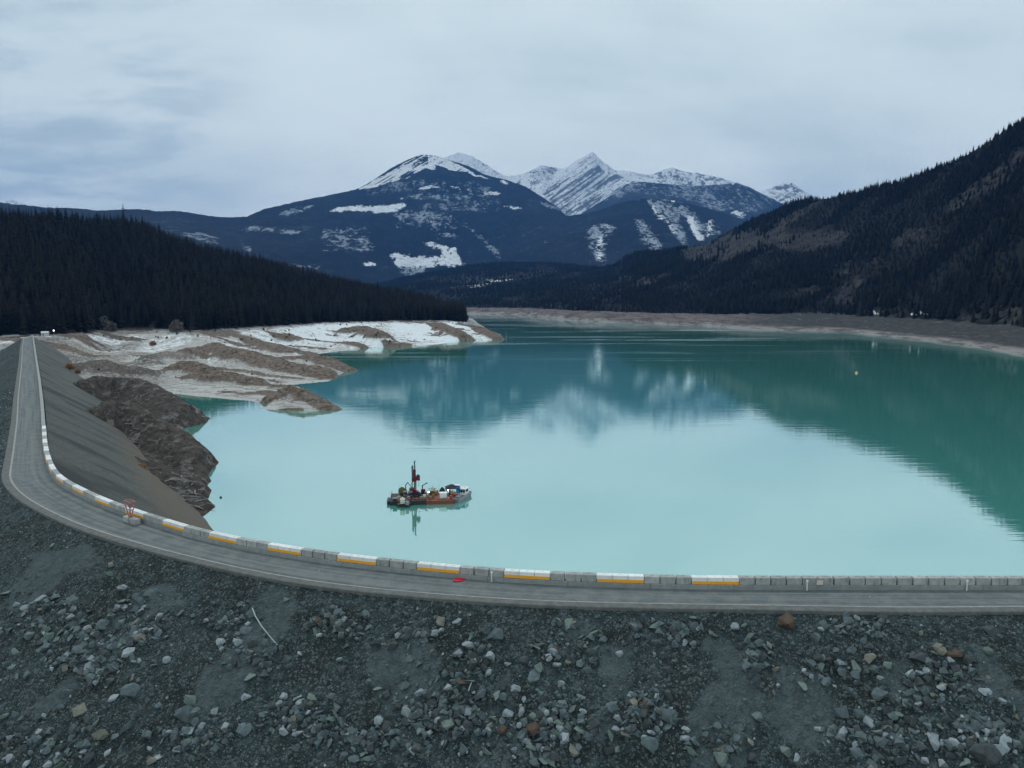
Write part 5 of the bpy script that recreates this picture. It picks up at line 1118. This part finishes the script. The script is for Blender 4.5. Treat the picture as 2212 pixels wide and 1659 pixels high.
# black working barge
e = empty('drill_barge', BM @ Vector((-4.4, 3.4, 0)), YAW, 'black hulled working barge carrying the maroon drill rig', 'barge')
MB().prism([(-4.2, -3.3), (4.3, -3.4), (4.3, 4.4), (-4.2, 4.4)], -.5, .86).build('hull', BLACK, e)
MB().prism([(-4.15, -3.25), (4.25, -3.35), (4.25, 4.35), (-4.15, 4.35)], .864, .9).build('deck', DECKB, e)
MB().prism([(-2.4, -5.2), (.2, -5.2), (.9, -3.45), (-2.4, -3.35)], -.5, .60).build('pontoon', BLACK, e)
MB().prism([(-2.35, -5.1), (.15, -5.1), (.8, -3.5), (-2.35, -3.4)], .604, .64).build('pontoon_deck', DECKB, e)
MB().prism([(-4.3, -2.6), (-4.3, 1.0), (-4.9, 1.0), (-4.9, -2.6)], -.4, .8).build('fender', BLACK, e)
b = MB(); rail(b, [(.6, -3.2), (1.6, -3.2), (2.6, -3.25), (4.1, -3.25)], .0 + .75, 2)
o = b.build('railing', STEEL, e); o.location.z = .9
b = MB(); rail(b, [(-4.0, -3.0), (-4.0, 0), (-4.0, 4.1)], .8, 2); o = b.build('railing', STEEL, e); o.location.z = .9
# rust red barge
e = empty('supply_barge', BM @ Vector((3.3, 3, 0)), YAW, 'rust red flat barge coupled to the right of the drill barge', 'barge')
MB().prism([(-3.39, -3.0), (3.1, -3.0), (3.1, 4.2), (-3.39, 4.2)], -.5, .80).build('hull', RUSTR, e)
MB().prism([(-3.36, -2.95), (3.05, -2.95), (3.05, 4.15), (-3.36, 4.15)], .804, .84).build('deck', DECKR, e)
b = MB()
for x_ in np.linspace(-2.9, 2.8, 9): b.box((x_, -3.03, .3), (.09, .08, .9))
b.build('side_ribs', RUSTR, e)
b = MB()
for x_, y_ in ((-2.6, -2.6), (2.5, -2.6), (-2.6, 3.8), (2.5, 3.8)): b.tube((x_ - .14, y_, .84), (x_ - .14, y_, 1.14), .08).tube((x_ + .14, y_, .84), (x_ + .14, y_, 1.14), .08)
b.build('bollards', STEEL, e)
# drill rig
e = bthing('drill_rig', 765, 900, 'tall maroon drill rig with a vertical mast on the black barge', 'drill rig')
for s_ in (-1, 1):
    t_ = MB().prism([(-1.3, -.22), (1.3, -.22), (1.3, .22), (-1.3, .22)], .0, .55).build('track', STEEL, e); t_.location = (0, s_ * .8, 0)
MB().box((-.1, 0, .75), (2.1, 1.5, .4), bev=.05).build('chassis', MAROON, e)
MB().box((-.55, -.1, 1.3), (1.15, 1.4, .8), bev=.08).build('engine_housing', MAROON, e)
MB().box((-.9, -.9, 1.0), (.95, .5, .5), bev=.05).build('tool_box', GREYM, e)
b = MB()
for x_ in (.02, .34):
    for y_ in (.1, .42): b.tube((x_, y_, .6), (x_, y_, 3.4), .12)
for z_ in np.linspace(.9, 3.2, 6): b.tube((.02, .1, z_), (.34, .1, z_ + .3), .04).tube((.34, .42, z_), (.02, .42, z_ + .3), .04)
b.tube((-.45, .2, .6), (-.45, .2, 3.3), .09).build('lower_mast', STEEL, e)
MB().box((.10, .25, 4.4), (.60, .55, 2.7), bev=.04, taper=(.85, .9)).box((-.05, .25, 3.45), (.95, .6, .8), bev=.06).build('mast', MAROON, e)
MB().box((-.36, .3, 4.9), (.42, .4, 3.5), bev=.03).build('feed_channel', bm_('grey green steel', (.13, .16, .15), None, 3, .6), e)
b = MB(); b.tube((.16, .25, 5.5), (.10, .25, 7.5), .15, .12).tube((.10, .25, 7.5), (.35, .25, 7.75), .10).tube((.35, .25, 7.75), (.40, .25, 7.6), .05).box((.02, .25, 7.45), (.24, .14, .25), bev=.02); b.build('jib', STEEL, e)
MB().box((.82, .2, 3.75), (.92, .8, .85), bev=.08).build('winch_housing', MAROON, e); MB().tube((.85, -.15, 4.2), (.85, .55, 4.2), .42, None, 14).build('cable_drum', STEEL, e)
MB().tube((.95, .2, 3.4), (.95, .2, 2.3), .02).tube((.95, .2, 2.3), (.95, .2, 2.1), .07).build('hook_line', STEEL, e)
MB().path([(-.45, -.05, 1.2), (-.75, -.1, 2.2), (-.35, .1, 3.6)], .045).build('hose', STEEL, e)
e.scale = (1.08, 1.08, 1.08)
# knuckle crane
e = bthing('knuckle_crane', 570, 860, 'grey folding crane with a bent boom at the back of the black barge', 'crane')
MB().box((0, 0, .3), (.6, .6, .6), bev=.05).tube((0, 0, .5), (0, 0, 1.5), .16).build('pedestal', GREYM, e)
MB().tube((0, 0, 1.5), (.0, 0, 2.2), .11).tube((0, 0, 2.2), (.52, 0, 2.75), .10, .09).build('boom', STEEL, e); MB().tube((.52, 0, 2.75), (1.4, 0, 1.6), .08, .06).build('jib', STEEL, e); MB().ball((.52, 0, 2.75), .14).build('knuckle', STEEL, e)
# small red crane
e = bthing('deck_crane', 945, 860, 'small deck crane with a red base and raised dark boom', 'crane')
MB().box((.15, 0, .5), (1.1, .8, 1.0), bev=.08).build('base', MAROON, e); MB().tube((0, 0, .9), (-.05, 0, 2.0), .13).build('column', STEEL, e)
MB().tube((-.12, 0, 1.9), (1.05, 0, 2.55), .12, .10).box((1.08, 0, 2.5), (.22, .18, .3), bev=.02).build('boom', STEEL, e)
# hose reel
e = bthing('hose_reel', 487, 880, 'round olive hose reel at the back left of the black barge', 'hose reel')
b = MB(); b.box((0, -.45, .25), (.9, .08, .5)).box((0, .45, .25), (.9, .08, .5)); b.build('stand', STEEL, e)
MB().tube((0, -.4, .95), (0, .4, .95), .72, None, 20).build('hose', OLIVE, e)
for s_ in (-.45, .45): MB().tube((0, s_ - .03, .95), (0, s_ + .03, .95), .86, None, 20).build('flange', OLIVE, e)
MB().tube((0, -.5, .95), (0, .5, .95), .1).build('axle', STEEL, e)
# tanks, boxes and machines
def tote(name, cx, cy, w_, d_, h_, mat_, cap_, label, cat='tank', hh=.9):
    e = bthing(name, cx, cy, label, cat, hh)
    MB().box((0, 0, .08), (w_ * 1.02, d_ * 1.02, .14), bev=.01).build('pallet', STEEL, e)
    MB().box((0, 0, .15 + h_ / 2), (w_, d_, h_), bev=.10).build('body', mat_, e)
    if cap_: MB().ball((.0, 0, h_ + .28), .22).tube((0, 0, h_ + .1), (0, 0, h_ + .2), .1).build('cap', WHITEB, e)
    b = MB()
    for z_ in (.35, .75): b.box((0, 0, z_ * h_ + .1), (w_ + .03, d_ + .03, .035))
    b.build('bands', GREYM if mat_ is CREAM else WHITEB, e); return e
tote('storage_tank', 520, 1085, 1.1, 1.1, 1.15, CREAM, True, 'cream plastic tank with a white cap on the front pontoon', hh=.64)
e = bthing('crate', 622, 1105, 'square grey crate on the front pontoon beside the cream tank', 'crate', .64); MB().box((0, 0, .36), (.8, .6, .72), bev=.03).build('body', GREYM, e); MB().box((0, 0, .745), (.84, .64, .05), bev=.01).build('lid', ALU, e)
e = bthing('white_container', 1395, 980, 'large white box container on the rust red barge', 'container', .84)
MB().box((0, 0, .68), (1.75, 1.6, 1.2), bev=.06).build('body', WHITEB, e); MB().box((0, 0, .04), (1.7, 1.5, .08)).build('skid', STEEL, e); MB().box((0, 0, 1.31), (1.8, 1.66, .08), bev=.02).build('lid', WHITEB, e)
b = MB()
for x_ in (-.86, .86): b.box((x_, -.79, .68), (.07, .06, 1.2))
b.build('corner_posts', ALU, e)
def heap(name, cx, cy, w_, d_, h_, mat_, label, cat, seed, hh=.9, y=None):
    r_ = random.Random(seed); b = bmesh.new(); n = 12
    bmesh.ops.create_icosphere(b, subdivisions=3, radius=1)
    for v in b.verts:
        k = 1 + .22 * (fbm(A([v.co.x * 1.7 + seed]), A([v.co.y * 1.7 + v.co.z]), 3, seed)[0]); v.co = Vector((v.co.x * k * w_ / 2, v.co.y * k * d_ / 2, max(-.02, v.co.z * k) * h_))
    me = bpy.data.meshes.new(name); b.to_mesh(me); b.free()
    vv = L(cx, cy, hh)
    if y is not None: vv.y = y
    o = link(name, me, mat_, loc=BM @ vv); o.rotation_euler = (0, 0, YAW); return tag(o, label, cat)
heap('tarp_heap', 1375, 880, 1.7, 1.3, 1.5, GREEND, 'dark green tarp heap just behind the white container', 'tarp', 3)
heap('tarp_bundle', 430, 950, 1.3, 1.2, .55, TANT, 'tan tarp bundle on the left side of the black barge', 'tarp', 8)
e = bthing('generator', 565, 905, 'grey boxy generator left of the drill rig', 'generator'); MB().box((0, 0, .6), (1.0, .9, 1.1), bev=.05).build('casing', GREYM, e); MB().box((0, -.47, .65), (.7, .03, .5)).build('grille', STEEL, e); MB().tube((.3, .2, 1.1), (.3, .2, 1.5), .06).build('exhaust', STEEL, e)
e = bthing('deck_box', 350, 1010, 'low dark grey deck box at the left end of the black barge', 'box'); MB().box((0, 0, .3), (1.0, .9, .6), bev=.04).build('body', STEEL, e); MB().box((0, 0, .63), (1.05, .95, .06), bev=.02).build('lid', GREYM, e)
e = bthing('framed_pump', 1130, 900, 'ochre pump in a tubular frame where the barges meet', 'pump'); b = MB()
for x_ in (-.5, .9):
    for y_ in (-.5, .5): b.tube((x_, y_, 0), (x_, y_, 1.5), .05)
for y_ in (-.5, .5): b.tube((-.5, y_, 1.5), (.9, y_, 1.5), .05).tube((-.5, y_, 0.2), (.9, y_, 1.5), .035)
b.build('frame', OCHRE, e); MB().tube((-.3, 0, .6), (.7, 0, .6), .42, None, 14).box((.2, 0, .15), (1.2, .7, .3), bev=.03).build('pump_body', bm_('dull olive drab', (.14, .12, .07), None, 4, .7), e); MB().tube((.2, 0, 1.0), (.35, .1, 2.1), .07).build('standpipe', OCHRE, e)
e = bthing('compressor', 1235, 900, 'ochre compressor with a bent pipe left of the dark tarp', 'compressor'); MB().box((0, 0, .55), (.9, .9, .9), bev=.1).build('casing', OCHRE, e); MB().tube((-.2, 0, 1.0), (-.2, 0, 1.5), .08).tube((-.2, 0, 1.5), (.3, 0, 1.65), .06).build('pipe', OCHRE, e); MB().tube((-.35, -.48, .4), (-.35, -.55, .4), .2, None, 12).build('wheel', STEEL, e)
e = bthing('winch', 1120, 985, 'ochre winch near the front joint of the two barges', 'winch'); MB().tube((-.35, 0, .4), (.35, 0, .4), .28, None, 14).build('drum', OCHRE, e); MB().box((-.42, 0, .35), (.08, .7, .7), bev=.02).box((.42, 0, .35), (.08, .7, .7), bev=.02).build('side_plates', STEEL, e)
e = bthing('drilling_rods', 1230, 1000, 'stack of rusty drill rods lying on the red deck', 'rods', .84); b = MB()
for k in range(5): b.tube((-1.0, -.25 + k * .13, .07), (.7, -.1 + k * .13, .07), .055)
b.build('rods', RUSTR, e)
e = bthing('mixer', 1640, 950, 'ochre mixer with a red tank under the blue canopy', 'mixer', .84); MB().ball((0, 0, .75), .5, (1, .9, 1.1)).build('drum', OCHRE, e); MB().box((0, 0, .15), (1.0, .8, .3), bev=.03).build('stand', RUSTR, e); MB().tube((-.55, -.2, .3), (-.55, -.2, .85), .2, None, 12).build('tank', RED, e)
e = bthing('pump_unit', 1545, 930, 'dark upright pump unit between the white container and mixer', 'pump', .84); MB().box((0, 0, .2), (.6, .5, .4), bev=.03).build('base', STEEL, e); MB().tube((0, 0, .4), (0, 0, 1.35), .2, .16, 12).build('motor', STEEL, e); MB().ball((0, 0, 1.4), .17).build('cap', BLACK, e)
# chair shaped white seat
e = bthing('folding_chair', 1475, 890, 'white chair standing behind the white container', 'chair', .84); MB().box((0, 0, .45), (.5, .5, .05), bev=.01).build('seat', WHITEB, e); MB().box((0, .25, .8), (.5, .05, .65), (R(-10), 0, 0), .01).build('backrest', WHITEB, e)
for x_ in (-.22, .22):
    for y_ in (-.22, .22): MB().tube((x_, y_, 0), (x_, y_, .43), .02, None, 6).build('leg', WHITEB, e)
# round red buoys hung on the front rail
for cx, cy, r_, lab in ((330, 1005, .24, 'at the left end'), (668, 1010, .30, 'beside the grey crate'), (815, 1015, .32, 'in the middle and largest'), (1005, 1015, .25, 'where the barges meet')):
    e = bthing('fender_buoy', cx, cy, 'round red buoy on the black barge front, %s' % lab, 'buoy', .9, 0, 'red buoys on the barge edge'); MB().ball((0, 0, r_ + .05), r_).build('ball', RED, e); MB().tube((0, 0, 2 * r_), (0, 0, 2 * r_ + .15), .06).build('eye', STEEL, e)
# canopy with lamps hung below it
e = bthing('canopy', 1610, 890, 'dark peaked canopy with a blue side sheet on the red barge', 'canopy', .84)
wd_, dp_ = 1.75, 1.5
for x_ in (-1.6, 1.6):
    for y_ in (-1.35, 1.35): MB().tube((x_, y_, 0), (x_, y_, 1.6), .045).build('leg', STEEL, e)
MB().poly([(-1.75, -1.5, 1.55), (1.75, -1.5, 1.55), (1.75, 1.5, 1.55), (-1.75, 1.5, 1.55), (-.3, 0, 2.45), (-1.75, -1.5, 1.50), (1.75, -1.5, 1.50), (1.75, 1.5, 1.50), (-1.75, 1.5, 1.50), (-.3, 0, 2.40)],
          [(0, 1, 4), (1, 2, 4), (2, 3, 4), (3, 0, 4), (6, 5, 9), (7, 6, 9), (8, 7, 9), (5, 8, 9), (0, 5, 6, 1), (1, 6, 7, 2), (2, 7, 8, 3), (3, 8, 5, 0)]).build('roof', NAVY, e)
MB().box((1.30, -1.30, 1.25), (.95, .05, 1.5), (0, 0, R(8))).box((1.72, 0, 1.2), (.05, 2.7, 1.6)).build('side_sheet', BLUE, e); MB().box((1.2, .2, 2.12), (1.3, 1.2, .10), (0, R(4), 0), .02).build('roof_patch', WHITEB, e)
GLOW = m_glow('warm flood light', (1.0, .93, .74), 14)
for x_, lab in ((-1.1, 'lit lamp hung under the canopy by the white container'), (1.15, 'lit lamp hung under the canopy by the blue sheet')):
    k = empty('hanging_lamp', BM @ (L(1610, 890, .84) + Vector((x_, -1.2, 1.20))), YAW, lab, 'lamp', 'lamps hung under the canopy'); MB().tube((0, 0, .16), (0, 0, .30), .03).build('cord', STEEL, k); MB().ball((0, 0, 0), .12).build('bulb', GLOW, k)
k = bthing('flood_light', 1078, 925, 'bright lit flood light on a post between the two barges', 'lamp'); MB().tube((0, 0, 0), (0, 0, .85), .04).build('post', STEEL, k); MB().box((0, .08, 1.0), (.34, .12, .34), bev=.02).build('housing', STEEL, k); MB().ball((0, -.04, 1.0), .13).build('bulb', GLOW, k)
# drums, crates and coils that crowd the decks
BLUED = bm_('blue drum paint', (.03, .09, .22), None, 4, .6)
for cx, cy, m__, hh, lab in ((850, 905, STEEL, .9, 'dark steel drum right of the drill rig'), (895, 925, BLUED, .9, 'blue drum in front of the small deck crane'), (1010, 905, OCHRE, .9, 'ochre drum just left of the flood light'), (700, 985, STEEL, .9, 'dark drum in the middle front of the black deck'), (1180, 960, OCHRE, .84, 'ochre drum at the left of the red deck'), (1560, 1000, RED, .84, 'red drum at the front of the red deck'), (1270, 870, GREYM, .84, 'grey drum behind the rods on the red deck')):
    e = bthing('drum', cx, cy, lab, 'drum', hh, 0, 'drums on the barge decks'); MB().tube((0, 0, 0), (0, 0, .82), .28, None, 14).build('body', m__, e); MB().tube((0, 0, .25), (0, 0, .29), .30, None, 14).tube((0, 0, .54), (0, 0, .58), .30, None, 14).build('hoops', STEEL, e)
for cx, cy, w_, h_, m__, hh, lab in ((930, 985, .9, .5, TANT, .9, 'tan wooden crate near the front of the black deck'), (1055, 965, .5, .75, GREYM, .9, 'upright grey crate at the joint of the barges'), (640, 960, .7, .4, GREYM, .9, 'flat grey crate in front of the drill rig'), (985, 955, .6, .6, WHITEB, .9, 'white crate in the middle of the black deck'), (1490, 1010, .9, .3, TANT, .84, 'pale flat crate in front of the white container'), (1590, 870, .8, .6, WHITEB, .84, 'white crate at the back under the canopy'), (800, 945, .8, .35, STEEL, .9, 'dark flat crate right in front of the drill rig')):
    e = bthing('crate', cx, cy, lab, 'crate', hh, random.uniform(-.3, .3)); MB().box((0, 0, h_ / 2), (w_, .6, h_), bev=.02).build('body', m__, e); MB().box((0, 0, h_ + .02), (w_ + .04, .64, .04), bev=.01).build('lid', m__, e)
for cx, cy, m__, hh, lab in ((760, 1000, OLIVE, .9, 'olive hose coil near the front of the black deck'), (1290, 1015, OCHRE, .84, 'ochre hose coil on the front of the red deck'), (1030, 1000, OCHRE, .9, 'ochre rope coil by the joint of the barges')):
    b = MB(); n = 20
    for l_ in range(3): b.path([((.38 - .05 * l_) * math.cos(k * 2 * math.pi / n), (.38 - .05 * l_) * math.sin(k * 2 * math.pi / n), .06 + .09 * l_) for k in range(n + 1)], .05, 6)
    v = L(cx, cy, hh); tag(b.build('hose_coil', m__, loc=BM @ v), lab, 'coil')
# antenna poles
for cx, cy, h_, lab in ((1315, 830, 2.6, 'thin tall antenna pole behind the dark tarp'), (1195, 860, 2.0, 'thin short antenna pole behind the ochre compressor'), (245, 1010, 1.8, 'thin marker pole at the left end of the black barge')):
    k = bthing('antenna_pole', cx, cy, lab, 'pole', .9, 0, 'thin poles on the barges'); MB().tube((0, 0, 0), (0, 0, h_), .025, .018, 6).build('pole', STEEL, k); MB().ball((0, 0, h_), .06).build('tip', STEEL, k)
# work boat
BO = BM @ Vector((8.25, 4.6, 0)); e = empty('work_boat', BO, YAW + R(-24), 'grey aluminium work boat with a white cabin alongside the red barge', 'boat')
hullo = [(-1.05, -4.0), (1.05, -4.0), (1.25, -2.8), (1.3, 3.6), (-1.3, 3.6), (-1.25, -2.8)]
MB().prism([(x_ * .82, y_ * .94) for x_, y_ in hullo], -.3, .78, hullo).build('hull', ALU, e)
MB().prism([(x_ * .90, y_ * .955) for x_, y_ in hullo], .784, .80).build('deck', bm_('boat deck', (.20, .20, .24), (.13, .13, .16), 2, .8), e)
b = MB()
for p_, q_ in zip(hullo, hullo[1:] + hullo[:1]): b.box(((p_[0] + q_[0]) / 2, (p_[1] + q_[1]) / 2, .90), (math.dist(p_, q_), .09, .24), (0, 0, math.atan2(q_[1] - p_[1], q_[0] - p_[0])))
b.build('gunwale', ALU, e)
cab = MB().box((0, 1.3, 1.55), (2.05, 2.4, 1.5), bev=.08, taper=(.9, .92)).build('cabin', WHITEB, e)
for x_ in (-.62, 0, .62): MB().box((x_, .10, 1.78), (.5, .06, .62), (R(4), 0, 0), .01).build('window', GLASSB, cab)
for s_ in (-1, 1): MB().box((s_ * .98, 1.2, 1.8), (.05, 1.5, .5), (0, s_ * R(-4), 0)).build('window', GLASSB, cab)
MB().box((0, 1.3, 2.36), (2.2, 2.6, .10), bev=.04).build('roof', WHITEB, cab); MB().ball((.2, 1.6, 2.6), .24, (1, 1, .7)).tube((.2, 1.6, 2.4), (.2, 1.6, 2.6), .06).build('radar_dome', WHITEB, e)
MB().box((0, 3.7, .7), (.6, .5, 1.1), bev=.08).build('outboard_motor', BLACK, e)
MB().box((0, -1.8, .95), (1.2, 1.6, .28), bev=.04).build('foredeck_locker', GREYM, e)

# ------------------------------------------------------------------ haze: thin even air
hz = MB().box((0, 9800, 1264), (27000, 20600, 2670)).mesh('haze')
m_, t = new_mat('haze air'); m_.node_tree.nodes.clear()
pv = t.n('ShaderNodeVolumePrincipled', {'Color': (.09, .37, 1.0, 1), 'Density': 3.6e-5, 'Anisotropy': .0})
ou = t.n('ShaderNodeOutputMaterial'); m_.node_tree.links.new(pv.outputs[0], ou.inputs['Volume'])
tag(link('haze', hz, m_), 'thin bluish haze filling the valley air', 'haze', kind='stuff')
